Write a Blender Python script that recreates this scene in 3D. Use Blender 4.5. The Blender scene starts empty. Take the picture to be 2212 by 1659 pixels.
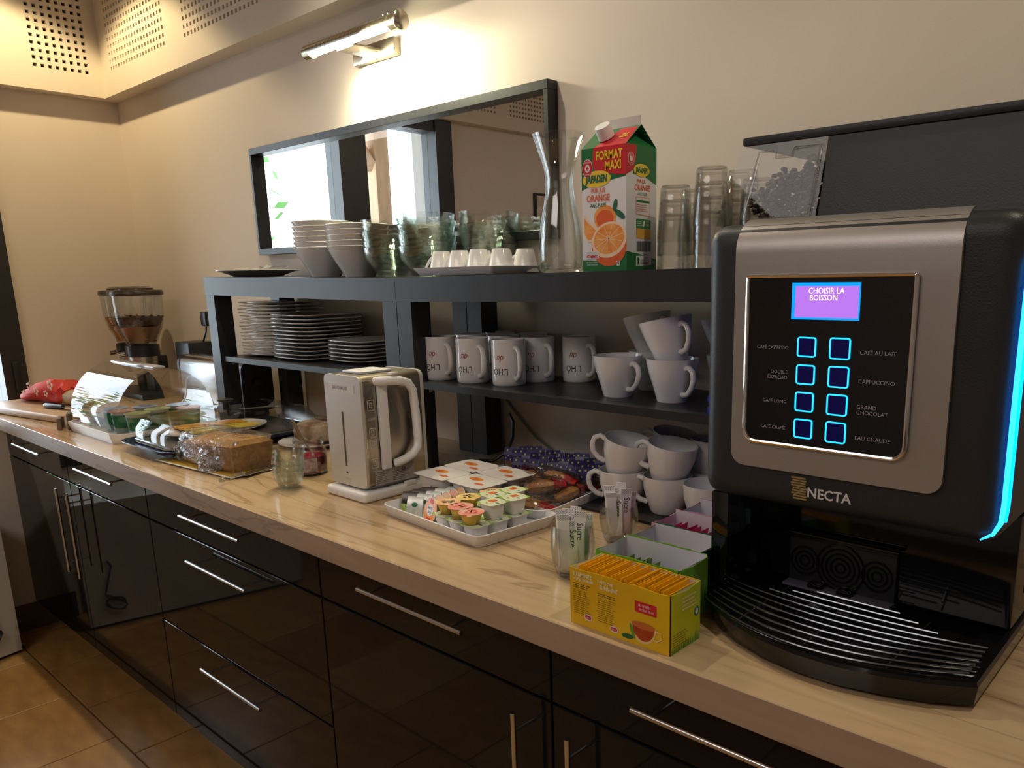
import bpy, bmesh, math, random
from mathutils import Vector, Matrix
PI = math.pi
rnd = random.Random(7)
S = bpy.context.scene
COL = S.collection

# ---------------------------------------------------------------- camera
cam = bpy.data.objects.new('camera', bpy.data.cameras.new('camera'))
COL.objects.link(cam)
S.camera = cam
_yaw, _pitch, _roll = 0.7185, -0.2204, -0.0171
_cy, _sy, _cp, _sp = math.cos(_yaw), math.sin(_yaw), math.cos(_pitch), math.sin(_pitch)
_f = Vector((-_sy * _cp, _cy * _cp, _sp))
_r0 = Vector((_cy, _sy, 0))
_u0 = _r0.cross(_f)
_r = math.cos(_roll) * _r0 + math.sin(_roll) * _u0
_u = -math.sin(_roll) * _r0 + math.cos(_roll) * _u0
cam.matrix_world = Matrix(((_r.x, _u.x, -_f.x, 2.3217), (_r.y, _u.y, -_f.y, -1.3023), (_r.z, _u.z, -_f.z, 1.3142), (0, 0, 0, 1)))
cam.data.sensor_fit = 'HORIZONTAL'
cam.data.sensor_width = 36.0
cam.data.lens = 36.0 * 1706.33 / 2212
cam.data.shift_x = -147.61 / 2212
cam.data.shift_y = 146.5 / 2212
cam.data.clip_start = 0.02

# ---------------------------------------------------------------- view, world, lights
S.view_settings.view_transform = 'Standard'
S.view_settings.look = 'None'
S.view_settings.gamma = 1
S.view_settings.use_curve_mapping = False
S.view_settings.exposure = 0.0
w = bpy.data.worlds.new('sky')
S.world = w
w.use_nodes = True
w.node_tree.nodes['Background'].inputs[0].default_value = (0.80, 0.90, 1.0, 1)
w.node_tree.nodes['Background'].inputs[1].default_value = 9.0
try:
    S.cycles.max_bounces = 10
    S.cycles.transparent_max_bounces = 48
    S.cycles.transmission_bounces = 10
    S.cycles.glossy_bounces = 6
    S.cycles.caustics_reflective = False
    S.cycles.caustics_refractive = False
    S.cycles.sample_clamp_indirect = 6
except Exception:
    pass

def spot(name, loc, target, power, color, angle, blend, size=0.03):
    l = bpy.data.lights.new(name, 'SPOT')
    l.energy = power; l.color = color; l.spot_size = angle; l.spot_blend = blend; l.shadow_soft_size = size
    o = bpy.data.objects.new(name, l); COL.objects.link(o)
    o.location = loc
    o.rotation_euler = (Vector(target) - Vector(loc)).to_track_quat('-Z', 'Y').to_euler()
    return o

def area(name, loc, target, power, color, sx, sy):
    l = bpy.data.lights.new(name, 'AREA')
    l.shape = 'RECTANGLE'; l.size = sx; l.size_y = sy; l.energy = power; l.color = color
    o = bpy.data.objects.new(name, l); COL.objects.link(o)
    o.location = loc
    o.rotation_euler = (Vector(target) - Vector(loc)).to_track_quat('-Z', 'Y').to_euler()
    return o

WARM = (1.0, 0.80, 0.50)
DOWNLIGHTS = [(-0.72, -0.47, 2.53), (0.85, -0.47, 2.53), (2.42, -0.47, 2.53)]
spot('downlight_beam', DOWNLIGHTS[0], (-0.72, -0.47, 0), 34, (1.0, 0.78, 0.42), math.radians(116), 0.25, 0.02)
spot('downlight_beam', DOWNLIGHTS[1], (0.85, -0.47, 0), 24, (1.0, 0.87, 0.70), math.radians(116), 0.4, 0.02)
spot('downlight_beam', DOWNLIGHTS[2], (2.42, -0.47, 0), 22, (1.0, 0.90, 0.66), math.radians(116), 0.4, 0.02)
area('room_fill_light', (1.4, -2.6, 2.5), (1.4, -2.6, 0), 22, (1.0, 0.90, 0.84), 1.8, 1.0)  # added area fill that lifts the ambient level; no fitting in the room
portal = area('window_portal', (-1.27, -1.05, 1.38), (0.4, -1.05, 1.38), 1, (1, 1, 1), 1.2, 1.5)
try: portal.data.cycles.is_portal = True
except Exception: pass
area('wall_lamp_glow', (0.60, -0.115, 1.852), (0.72, 0.03, 1.64), 6.5, (1.0, 0.93, 0.62), 0.30, 0.03)

# ---------------------------------------------------------------- materials
MATS = {}
def mat(name, col=(0.8, 0.8, 0.8), rough=0.5, metal=0.0, spec=0.5, coat=0.0, emit=None, estr=0.0, trans=0.0, ior=1.45, var=0.0, vscale=8.0, vstretch=(1, 1, 1), col2=None, bump=0.0, bscale=80.0, alpha=1.0):
    if name in MATS: return MATS[name]
    m = bpy.data.materials.new(name); MATS[name] = m; m.use_nodes = True
    nt = m.node_tree; b = nt.nodes['Principled BSDF']
    b.inputs['Base Color'].default_value = (*col, 1)
    b.inputs['Roughness'].default_value = rough
    b.inputs['Metallic'].default_value = metal
    b.inputs['Specular IOR Level'].default_value = spec
    b.inputs['Coat Weight'].default_value = coat
    b.inputs['Coat Roughness'].default_value = 0.05
    b.inputs['Transmission Weight'].default_value = trans
    b.inputs['IOR'].default_value = ior
    b.inputs['Alpha'].default_value = alpha
    if emit:
        b.inputs['Emission Color'].default_value = (*emit, 1)
        b.inputs['Emission Strength'].default_value = estr
    tc = mp = None
    if var or col2 or bump:
        tc = nt.nodes.new('ShaderNodeTexCoord'); mp = nt.nodes.new('ShaderNodeMapping')
        nt.links.new(tc.outputs['Object'], mp.inputs[0]); mp.inputs['Scale'].default_value = vstretch
    if var or col2:
        n = nt.nodes.new('ShaderNodeTexNoise'); n.inputs['Scale'].default_value = vscale; n.inputs['Detail'].default_value = 5
        nt.links.new(mp.outputs[0], n.inputs['Vector'])
        r = nt.nodes.new('ShaderNodeValToRGB')
        c2 = col2 if col2 else tuple(max(0, c * (1 - var)) for c in col)
        r.color_ramp.elements[0].position = 0.35; r.color_ramp.elements[1].position = 0.68
        r.color_ramp.elements[0].color = (*c2, 1); r.color_ramp.elements[1].color = (*col, 1)
        nt.links.new(n.outputs['Fac'], r.inputs[0]); nt.links.new(r.outputs[0], b.inputs['Base Color'])
    if bump:
        n2 = nt.nodes.new('ShaderNodeTexNoise'); n2.inputs['Scale'].default_value = bscale; n2.inputs['Detail'].default_value = 3
        nt.links.new(mp.outputs[0], n2.inputs['Vector'])
        bp = nt.nodes.new('ShaderNodeBump'); bp.inputs['Strength'].default_value = bump; bp.inputs['Distance'].default_value = 0.002
        nt.links.new(n2.outputs['Fac'], bp.inputs['Height']); nt.links.new(bp.outputs[0], b.inputs['Normal'])
    return m

def thin(name, tint=(1, 1, 1), refl=0.06, edge=0.55, rough=0.02, edgecol=(0.75, 0.8, 0.78), bump=0.0, bscale=30):
    """thin clear sheet: transparent with a fresnel-like gloss and slightly tinted edges"""
    if name in MATS: return MATS[name]
    m = bpy.data.materials.new(name); MATS[name] = m; m.use_nodes = True
    nt = m.node_tree; nt.nodes.clear()
    out = nt.nodes.new('ShaderNodeOutputMaterial')
    lw = nt.nodes.new('ShaderNodeLayerWeight'); lw.inputs['Blend'].default_value = 0.35
    tr = nt.nodes.new('ShaderNodeBsdfTransparent')
    mixc = nt.nodes.new('ShaderNodeMix'); mixc.data_type = 'RGBA'
    mixc.inputs[6].default_value = (*tint, 1); mixc.inputs[7].default_value = (*edgecol, 1)
    nt.links.new(lw.outputs['Facing'], mixc.inputs[0]); nt.links.new(mixc.outputs[2], tr.inputs[0])
    gl = nt.nodes.new('ShaderNodeBsdfGlossy'); gl.inputs['Roughness'].default_value = rough
    mr = nt.nodes.new('ShaderNodeMapRange'); mr.inputs['From Min'].default_value = 0; mr.inputs['From Max'].default_value = 1
    mr.inputs['To Min'].default_value = refl; mr.inputs['To Max'].default_value = edge
    nt.links.new(lw.outputs['Fresnel'], mr.inputs['Value'])
    mx = nt.nodes.new('ShaderNodeMixShader')
    nt.links.new(mr.outputs[0], mx.inputs[0]); nt.links.new(tr.outputs[0], mx.inputs[1]); nt.links.new(gl.outputs[0], mx.inputs[2])
    nt.links.new(mx.outputs[0], out.inputs[0])
    if bump:
        tc = nt.nodes.new('ShaderNodeTexCoord'); n2 = nt.nodes.new('ShaderNodeTexNoise'); n2.inputs['Scale'].default_value = bscale; n2.inputs['Detail'].default_value = 4
        n2.inputs['Distortion'].default_value = 1.5
        nt.links.new(tc.outputs['Object'], n2.inputs['Vector'])
        bp = nt.nodes.new('ShaderNodeBump'); bp.inputs['Strength'].default_value = bump; bp.inputs['Distance'].default_value = 0.01
        nt.links.new(n2.outputs['Fac'], bp.inputs['Height']); nt.links.new(bp.outputs[0], gl.inputs['Normal']); nt.links.new(bp.outputs[0], lw.inputs['Normal'])
    return m

def wood_mat(name, c1, c2, c3, rough=0.35):
    if name in MATS: return MATS[name]
    m = bpy.data.materials.new(name); MATS[name] = m; m.use_nodes = True
    nt = m.node_tree; b = nt.nodes['Principled BSDF']; b.inputs['Roughness'].default_value = rough
    tc = nt.nodes.new('ShaderNodeTexCoord'); mp = nt.nodes.new('ShaderNodeMapping'); nt.links.new(tc.outputs['Object'], mp.inputs[0])
    mp.inputs['Scale'].default_value = (1.2, 13, 13)
    n = nt.nodes.new('ShaderNodeTexNoise'); n.inputs['Scale'].default_value = 2.2; n.inputs['Detail'].default_value = 9; n.inputs['Distortion'].default_value = 0.9
    nt.links.new(mp.outputs[0], n.inputs['Vector'])
    r = nt.nodes.new('ShaderNodeValToRGB'); e = r.color_ramp.elements
    e[0].position = 0.30; e[0].color = (*c3, 1); e[1].position = 0.72; e[1].color = (*c1, 1)
    k = e.new(0.43); k.color = (*c2, 1)
    nt.links.new(n.outputs['Fac'], r.inputs[0])
    # a few long dark cracks
    mp2 = nt.nodes.new('ShaderNodeMapping'); nt.links.new(tc.outputs['Object'], mp2.inputs[0]); mp2.inputs['Scale'].default_value = (0.9, 6.5, 6.5)
    n2 = nt.nodes.new('ShaderNodeTexNoise'); n2.inputs['Scale'].default_value = 1.3; n2.inputs['Detail'].default_value = 6; n2.inputs['Distortion'].default_value = 0.5
    nt.links.new(mp2.outputs[0], n2.inputs['Vector'])
    r2 = nt.nodes.new('ShaderNodeValToRGB'); f = r2.color_ramp.elements
    f[0].position = 0.488; f[0].color = (1, 1, 1, 1); f[1].position = 0.512; f[1].color = (1, 1, 1, 1)
    k2 = f.new(0.5); k2.color = (0.45, 0.36, 0.28, 1)
    nt.links.new(n2.outputs['Fac'], r2.inputs[0])
    mx = nt.nodes.new('ShaderNodeMix'); mx.data_type = 'RGBA'; mx.blend_type = 'MULTIPLY'; mx.inputs[0].default_value = 0.55
    nt.links.new(r.outputs[0], mx.inputs[6]); nt.links.new(r2.outputs[0], mx.inputs[7]); nt.links.new(mx.outputs[2], b.inputs['Base Color'])
    bp = nt.nodes.new('ShaderNodeBump'); bp.inputs['Strength'].default_value = 0.12; bp.inputs['Distance'].default_value = 0.001
    nt.links.new(n.outputs['Fac'], bp.inputs['Height']); nt.links.new(bp.outputs[0], b.inputs['Normal'])
    return m

PAINT = mat('cream_paint', (0.72, 0.64, 0.56), 0.85, bump=0.05, bscale=60, var=0.04, vscale=3)
PAINT2 = mat('bulkhead_paint', (0.74, 0.66, 0.56), 0.85)
DARKHOLE = mat('dark_cavity', (0.06, 0.045, 0.03), 0.95)
BLACKWOOD = mat('black_brown_foil', (0.022, 0.023, 0.026), 0.38, var=0.25, vscale=30, vstretch=(1, 1, 0.1))
GLOSSBLACK = mat('black_gloss_lacquer', (0.008, 0.008, 0.009), 0.035, spec=0.22)
CARCASS = mat('cabinet_carcass_black', (0.012, 0.012, 0.012), 0.6)
STEEL = mat('brushed_steel', (0.62, 0.61, 0.60), 0.25, 1.0)
CHROME = mat('chrome', (0.85, 0.85, 0.86), 0.08, 1.0)
WORKTOP = wood_mat('worktop_oak_laminate', (0.60, 0.44, 0.265), (0.52, 0.365, 0.21), (0.34, 0.225, 0.125), 0.14)
EDGEWOOD = wood_mat('worktop_edge_laminate', (0.42, 0.31, 0.22), (0.36, 0.26, 0.18), (0.24, 0.165, 0.11), 0.4)
PORC = mat('white_porcelain', (0.84, 0.83, 0.82), 0.12, spec=0.6, coat=0.3)
WPLAST = mat('white_plastic', (0.80, 0.79, 0.80), 0.35)
BPLAST = mat('black_plastic', (0.015, 0.015, 0.017), 0.35)
BSATIN = mat('black_satin_plastic', (0.022, 0.024, 0.027), 0.42, bump=0.15, bscale=600)
BGLOSS = mat('black_gloss_plastic', (0.006, 0.006, 0.007), 0.08, spec=0.6)
CLEAR = thin('clear_plastic', (0.985, 0.99, 0.99), 0.07, 0.5, 0.015, (0.86, 0.90, 0.93))
GLASSY = thin('clear_glass', (0.99, 0.995, 0.99), 0.045, 0.42, 0.01, (0.86, 0.90, 0.88))
BOWLGLASS = thin('green_tinted_glass', (0.985, 0.995, 0.985), 0.05, 0.40, 0.03, (0.86, 0.93, 0.89), bump=0.2, bscale=18)
FILM = thin('cling_film', (0.99, 0.985, 0.98), 0.08, 0.55, 0.10, (0.90, 0.89, 0.89), bump=0.9, bscale=45)
WATERISH = thin('window_pane', (0.98, 0.99, 1.0), 0.04, 0.4, 0.0)

# ---------------------------------------------------------------- mesh helpers
class MB:
    def __init__(self): self.v = []; self.f = []
    def add(self, vs, fs):
        n = len(self.v); self.v += [tuple(p) for p in vs]; self.f += [tuple(i + n for i in q) for q in fs]; return self
    def box(self, x0, x1, y0, y1, z0, z1, b=0.0, seg=2):
        if b <= 0:
            return self.add([(x0, y0, z0), (x1, y0, z0), (x1, y1, z0), (x0, y1, z0), (x0, y0, z1), (x1, y0, z1), (x1, y1, z1), (x0, y1, z1)],
                            [(3, 2, 1, 0), (4, 5, 6, 7), (0, 1, 5, 4), (1, 2, 6, 5), (2, 3, 7, 6), (3, 0, 4, 7)])
        bm = bmesh.new()
        r = bmesh.ops.create_cube(bm, size=1)
        for v in bm.verts:
            v.co = Vector(((x0 + x1) / 2 + v.co.x * (x1 - x0), (y0 + y1) / 2 + v.co.y * (y1 - y0), (z0 + z1) / 2 + v.co.z * (z1 - z0)))
        bmesh.ops.bevel(bm, geom=bm.edges[:], offset=b, segments=seg, profile=0.6, affect='EDGES')
        return self.frombm(bm)
    def frombm(self, bm):
        bm.verts.index_update(); self.add([v.co[:] for v in bm.verts], [[v.index for v in f.verts] for f in bm.faces]); bm.free(); return self
    def loft(self, rings, cap0=True, cap1=True, closed=True):
        n = len(rings[0]); vs = [p for r in rings for p in r]; fs = []
        for i in range(len(rings) - 1):
            for j in range(n if closed else n - 1):
                a = i * n + j; b = i * n + (j + 1) % n
                fs.append((a, b, b + n, a + n))
        if cap0: fs.append(tuple(reversed(range(n))))
        if cap1: fs.append(tuple(range((len(rings) - 1) * n, len(rings) * n)))
        return self.add(vs, fs)
    def lathe(self, prof, n=32, c=(0, 0), e=2.0, cap0=True, cap1=True, sx=1, sy=1, rot=0):
        rings = []
        for r, z in prof:
            ring = []
            for k in range(n):
                a = 2 * PI * k / n + rot
                ca, sa = math.cos(a), math.sin(a)
                q = 1.0 if e == 2.0 else (abs(ca) ** e + abs(sa) ** e) ** (-1 / e)
                ring.append((c[0] + r * q * ca * sx, c[1] + r * q * sa * sy, z))
            rings.append(ring)
        return self.loft(rings, cap0, cap1)
    def tube(self, pts, r, n=8, cap=True, flat=1.0):
        pts = [Vector(p) for p in pts]; rings = []
        up = Vector((0, 0, 1))
        prev = None
        for i, p in enumerate(pts):
            t = (pts[min(i + 1, len(pts) - 1)] - pts[max(i - 1, 0)]).normalized()
            if prev is None:
                a = t.cross(up)
                if a.length < 1e-3: a = t.cross(Vector((1, 0, 0)))
                a.normalize()
            else:
                a = (prev - t * prev.dot(t)).normalized()
            prev = a; b = t.cross(a)
            rr = r[i] if isinstance(r, (list, tuple)) else r
            rings.append([tuple(p + (a * math.cos(2 * PI * k / n) * flat + b * math.sin(2 * PI * k / n)) * rr) for k in range(n)])
        return self.loft(rings, cap, cap)
    def prism(self, poly, z0, z1):
        n = len(poly)
        return self.add([(x, y, z0) for x, y in poly] + [(x, y, z1) for x, y in poly],
                        [tuple(reversed(range(n))), tuple(range(n, 2 * n))] + [(i, (i + 1) % n, (i + 1) % n + n, i + n) for i in range(n)])
    def extr(self, poly, a0, a1, axis):
        """poly in the plane across axis ('x': (y,z); 'y': (x,z))"""
        n = len(poly)
        g = (lambda p, a: (a, p[0], p[1])) if axis == 'x' else (lambda p, a: (p[0], a, p[1]))
        return self.add([g(p, a0) for p in poly] + [g(p, a1) for p in poly],
                        [tuple(reversed(range(n))), tuple(range(n, 2 * n))] + [(i, (i + 1) % n, (i + 1) % n + n, i + n) for i in range(n)])
    def sphere(self, c, rx, ry, rz, n=14, m=8):
        rings = []
        for i in range(m + 1):
            t = PI * i / m - PI / 2
            rings.append([(c[0] + rx * math.cos(t) * math.cos(2 * PI * k / n), c[1] + ry * math.cos(t) * math.sin(2 * PI * k / n), c[2] + rz * math.sin(t)) for k in range(n)])
        return self.loft(rings, False, False)
    def xf(self, M, start=0):
        self.v = self.v[:start] + [tuple(M @ Vector(p)) for p in self.v[start:]]; return self
    def mesh(self, name, m, smooth=None):
        me = bpy.data.meshes.new(name)
        me.from_pydata(self.v, [], self.f)
        bm = bmesh.new(); bm.from_mesh(me)
        bmesh.ops.remove_doubles(bm, verts=bm.verts, dist=1e-6)
        bmesh.ops.recalc_face_normals(bm, faces=bm.faces)
        if smooth is not None:
            for f in bm.faces: f.smooth = True
            for e in bm.edges:
                if len(e.link_faces) != 2 or e.calc_face_angle(0) > smooth: e.smooth = False
        bm.to_mesh(me); bm.free()
        me.materials.append(m)
        return me

def link(name, me, parent=None, loc=(0, 0, 0), rot=(0, 0, 0)):
    o = bpy.data.objects.new(name, me); COL.objects.link(o)
    if parent: o.parent = parent
    o.location = loc; o.rotation_euler = rot
    return o
SM = math.radians(40)
def P(name, mb, m, parent=None, smooth=SM, loc=(0, 0, 0), rot=(0, 0, 0), label=None):
    o = link(name, mb.mesh(name, m, smooth), parent, loc, rot)
    if label: o['label'] = label
    return o
def T(name, label, cat, loc=(0, 0, 0), rz=0.0, group=None, rot=None):
    o = bpy.data.objects.new(name, None); COL.objects.link(o); o.empty_display_size = 0.02
    o.location = loc; o.rotation_euler = rot if rot else (0, 0, rz)
    o['label'] = label; o['category'] = cat
    if group: o['group'] = group
    return o
def tag(o, label, cat, group=None, kind=None):
    o['label'] = label; o['category'] = cat
    if group: o['group'] = group
    if kind: o['kind'] = kind
    return o
def struct(o, label=None):
    o['kind'] = 'structure'
    if label: o['label'] = label
    return o
def copy_tree(o, parent=None):
    c = o.copy(); COL.objects.link(c)
    if parent: c.parent = parent
    for ch in list(o.children): copy_tree(ch, c)
    return c
def dup(o, loc, label, rz=None, rot=None, group=None):
    c = copy_tree(o); c.location = loc
    if rz is not None: c.rotation_euler = (0, 0, rz)
    if rot is not None: c.rotation_euler = rot
    c['label'] = label
    if group: c['group'] = group
    return c
def text(body, size, m, parent, fn, name='lettering', align='CENTER', sx=1.0, shear=0.0, bold=0.0):
    """flat lettering; fn maps (x, y) of the text plane to a point"""
    cu = bpy.data.curves.new('lettering', 'FONT'); cu.body = body; cu.size = size; cu.align_x = align; cu.align_y = 'CENTER'
    cu.resolution_u = 2; cu.shear = shear; cu.offset = bold
    o = bpy.data.objects.new('t', cu); COL.objects.link(o)
    dg = bpy.context.evaluated_depsgraph_get()
    me = bpy.data.meshes.new_from_object(o.evaluated_get(dg))
    bpy.data.objects.remove(o); bpy.data.curves.remove(cu)
    for v in me.vertices: v.co = Vector(fn(v.co.x * sx, v.co.y))
    me.name = 'lettering'; me.materials.clear(); me.materials.append(m)
    return link(name, me, parent)
def front(x0, y0, z0): return lambda a, b: (x0 + a, y0, z0 + b)            # on a face looking to -y
def side(x0, y0, z0): return lambda a, b: (x0, y0 + a, z0 + b)             # on a face looking to +x
def ztop(x):
    b = 1.3317
    return b + (-0.006 - 0.0113 * x / 0.9 if x < 0.9 else -0.0173 + 0.008 * (x - 0.9) / 0.9)

# ================================================================ SETTING
FZ = 0.15
fl = struct(P('floor', MB().box(-3.2, 4.2, -4.6, 0.1, FZ - 0.1, FZ - 0.006), mat('grout', (0.10, 0.075, 0.045), 0.8), smooth=None))
TILE = [mat('terracotta_tile_a', (0.42, 0.235, 0.075), 0.32, col2=(0.30, 0.15, 0.045), vscale=9, vstretch=(1, 3, 1)), mat('terracotta_tile_b', (0.36, 0.18, 0.055), 0.32, col2=(0.26, 0.12, 0.035), vscale=7, vstretch=(1, 3, 1)), mat('terracotta_tile_c', (0.46, 0.28, 0.10), 0.32, col2=(0.34, 0.19, 0.06), vscale=11, vstretch=(1, 3, 1))]
tile_me = [MB().box(-0.167, 0.167, -0.167, 0.167, -0.008, 0, 0.0015, 1).mesh('tile', m, None) for m in TILE]
for i in range(12):
    for j in range(9):
        link('tile', tile_me[rnd.choice((0, 0, 1, 2))], fl, (-1.02 + 0.338 * i + (0.12 if j % 2 else 0), -0.20 - 0.338 * j, FZ))
CZ = 2.55
struct(P('ceiling', MB().box(-3.2, 4.2, -4.6, 0.1, CZ, CZ + 0.1), PAINT, smooth=None))
struct(P('wall_back', MB().box(-1.30, 4.2, 0.0, 0.1, FZ - 0.1, CZ), PAINT, smooth=None))
struct(P('wall_right', MB().box(4.0, 4.1, -4.6, 0.0, FZ - 0.1, CZ), PAINT, smooth=None))
struct(P('wall_front', MB().box(-1.16, 4.0, -4.5, -4.4, FZ - 0.1, CZ), PAINT, smooth=None))
# left wall with the glazed opening (y -0.46 .. -1.67)
wl = MB()
wl.box(-1.256, -1.156, -0.445, 0.0, FZ - 0.1, CZ); wl.box(-1.256, -1.156, -4.4, -1.665, FZ - 0.1, CZ)
wl.box(-1.256, -1.156, -1.665, -0.445, FZ - 0.1, 0.62); wl.box(-1.256, -1.156, -1.665, -0.445, 2.12, CZ)
struct(P('wall_left', wl, PAINT, smooth=None))
DFR = mat('dark_window_frame', (0.022, 0.020, 0.019), 0.4)
wf = MB()
wf.box(-1.25, -1.13, -0.520, -0.446, 0.62, 2.12); wf.box(-1.25, -1.13, -1.664, -1.555, 0.62, 2.12)
wf.box(-1.25, -1.13, -1.118, -0.968, 0.62, 2.12); wf.box(-1.25, -1.14, -1.664, -0.446, 0.62, 0.70); wf.box(-1.25, -1.14, -1.664, -0.446, 2.06, 2.12)
win = struct(P('window_1', wf, DFR, smooth=None), 'dark framed glazed opening in the left wall')
P('pane', MB().box(-1.205, -1.199, -0.968, -0.52, 0.70, 2.06), WATERISH, win, None)
P('pane', MB().box(-1.205, -1.199, -1.555, -1.118, 0.70, 2.06), WATERISH, win, None)
P('window_handle', MB().box(-1.13, -1.115, -0.492, -0.472, 0.93, 1.04, 0.004), BPLAST, win)
# bulkheads with perforated panels
def perforated(name, groups, u0, u1, z0, z1, to, parentbox, hole=0.0115, pitch=0.0243):
    """skin of a bulkhead: u along the wall, z up; to(u, d, z) places a point, d = depth behind the face"""
    mb = MB(); us = sorted(groups)
    def quad(a, b, c, d): mb.add([to(a, 0, c), to(b, 0, c), to(b, 0, d), to(a, 0, d)], [(0, 1, 2, 3)])
    cur = u0
    for (ga, gb, gz) in us:
        quad(cur, ga, z0, z1); quad(ga, gb, z0, gz)
        nu = max(1, round((gb - ga) / pitch)); pu = (gb - ga) / nu
        nz = int((z1 - gz) / pitch)
        quad(ga, gb, gz + nz * pitch, z1)
        h = hole / 2
        for i in range(nu):
            for j in range(nz):
                a, c = ga + i * pu, gz + j * pitch; b, d = a + pu, c + pitch; mu, mz = (a + b) / 2, (c + d) / 2
                vs = [to(a, 0, c), to(b, 0, c), to(b, 0, d), to(a, 0, d), to(mu - h, 0, mz - h), to(mu + h, 0, mz - h), to(mu + h, 0, mz + h), to(mu - h, 0, mz + h),
                      to(mu - h, .012, mz - h), to(mu + h, .012, mz - h), to(mu + h, .012, mz + h), to(mu - h, .012, mz + h)]
                mb.add(vs, [(0, 1, 5, 4), (1, 2, 6, 5), (2, 3, 7, 6), (3, 0, 4, 7), (4, 5, 9, 8), (5, 6, 10, 9), (6, 7, 11, 10), (7, 4, 8, 11)])
        cur = gb
    quad(cur, u1, z0, z1)
    me = bpy.data.meshes.new(name); me.from_pydata(mb.v, [], mb.f); me.materials.append(PAINT2)
    return link(name, me, parentbox)
ZB = 1.995
bb = MB().box(-1.156, 4.0, -0.045, 0.0, ZB, CZ)
b1 = struct(P('trim_1', bb, DARKHOLE, smooth=None), 'perforated bulkhead along the back wall')
perforated('perforated_panel', [(-1.021, -0.535, 2.065), (-0.403, 0.083, 2.060), (0.215, 0.70, 2.06)], -1.10, 4.0, ZB, CZ, lambda u, d, z: (u, -0.06 + d, z), b1)
P('soffit', MB().box(-1.10, 4.0, -0.06, 0.0, ZB - 0.006, ZB), PAINT2, b1, None)
b2 = struct(P('trim_2', MB().box(-1.156, -1.115, -0.45, 0.0, ZB, CZ), DARKHOLE, smooth=None), 'perforated bulkhead on the left wall')
perforated('perforated_panel', [(0.099, 0.288, 2.059)], 0.0, 0.45, ZB, CZ, lambda u, d, z: (-1.10 - d, -u, z), b2)
P('soffit', MB().box(-1.156, -1.10, -0.45, 0.0, ZB - 0.006, ZB), PAINT2, b2, None)
b3 = struct(P('trim_3', MB().box(-1.156, -1.115, -4.4, -0.45, 2.13, CZ), DARKHOLE, smooth=None), 'perforated bulkhead above the window')
perforated('perforated_panel', [(0.60, 1.09, 2.19), (1.60, 1.97, 2.19), (2.07, 2.46, 2.19), (2.56, 2.95, 2.19)], 0.45, 4.4, 2.13, CZ, lambda u, d, z: (-1.10 - d, -u, z), b3)
P('soffit', MB().box(-1.156, -1.10, -4.4, -0.45, 2.124, 2.13), PAINT2, b3, None)
# lower left wall stub under the worktop with its skirting
struct(P('wall_stub', MB().box(-1.156, -0.79, -0.76, -0.30, FZ - 0.1, 0.857), PAINT, smooth=None), 'wall end beside the base cabinets')
SK = mat('skirting_tile', (0.13, 0.075, 0.03), 0.4, var=0.3, vscale=6)
struct(P('baseboard_left', MB().box(-0.79, -0.782, -0.74, -0.30, FZ - 0.006, 0.243), SK, smooth=None))
for k, L in enumerate(DOWNLIGHTS):
    t = T('recessed_downlight', ['round recessed ceiling downlight above the window corner', 'round recessed ceiling downlight above the worktop middle', 'round recessed ceiling downlight above the coffee machine'][k], 'downlight', (L[0], L[1], CZ), group='ceiling downlights over the worktop')
    P('ring', MB().lathe([(0.030, 0), (0.045, 0), (0.045, -0.006), (0.032, -0.010), (0.030, 0)], 24, cap0=False, cap1=False), STEEL, t)
    P('lens', MB().lathe([(0.030, -0.001), (0.0001, -0.001)], 20, cap0=False, cap1=False), mat('lamp_lens', (1, 1, 1), 0.3, emit=(1, 0.85, 0.6), estr=12), t)

# outside, seen in the mirror
og = struct(P('ground_outside', MB().box(-9, -1.3, -7, 3, -0.3, -0.2), mat('outside_paving', (0.6, 0.58, 0.54), 0.9), smooth=None))
t = T('timber_post', 'round-edged pale timber post outside the window', 'post', (-1.75, -1.62, -0.2))
P('post', MB().box(-0.05, 0.05, -0.05, 0.05, 0, 3.0, 0.01), mat('pale_timber', (0.55, 0.36, 0.22), 0.7, var=0.3, vscale=4, vstretch=(8, 8, 1)), t)
P('brace', MB().tube([(0, 0.03, 2.15), (0, 0.75, 2.85)], 0.05, 4), MATS['pale_timber'], t)
t = T('garden_wall', 'pale rendered wall outside behind the timber post', 'wall', (-2.1, -2.6, -0.2))
P('render', MB().box(-0.15, 0, -1.3, 0.45, 0, 3.4), mat('outside_render', (0.62, 0.64, 0.66), 0.9), t, None)
tr = T('garden_shrub', 'loose green shrub outside the window', 'shrub', (-4.2, -1.9, -0.2))
sh = MB()
for k in range(260):
    a, b, c = rnd.gauss(0, 0.22), rnd.gauss(0, 0.22), 1.5 + rnd.gauss(0, 0.5)
    s = 0.05; d = Vector((rnd.uniform(-1, 1), rnd.uniform(-1, 1), rnd.uniform(-1, 1))) * s; e = Vector((rnd.uniform(-1, 1), rnd.uniform(-1, 1), rnd.uniform(-1, 1))) * s
    p = Vector((a, b, c)); sh.add([p - d, p + e, p + d, p - e], [(0, 1, 2, 3)])
P('foliage', sh, mat('shrub_green', (0.12, 0.28, 0.08), 0.8), tr, None)['kind'] = 'stuff'
P('stem', MB().tube([(0, 0, 0), (0, 0, 1.6)], 0.03, 6), mat('bark', (0.2, 0.14, 0.09), 0.9), tr)

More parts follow.
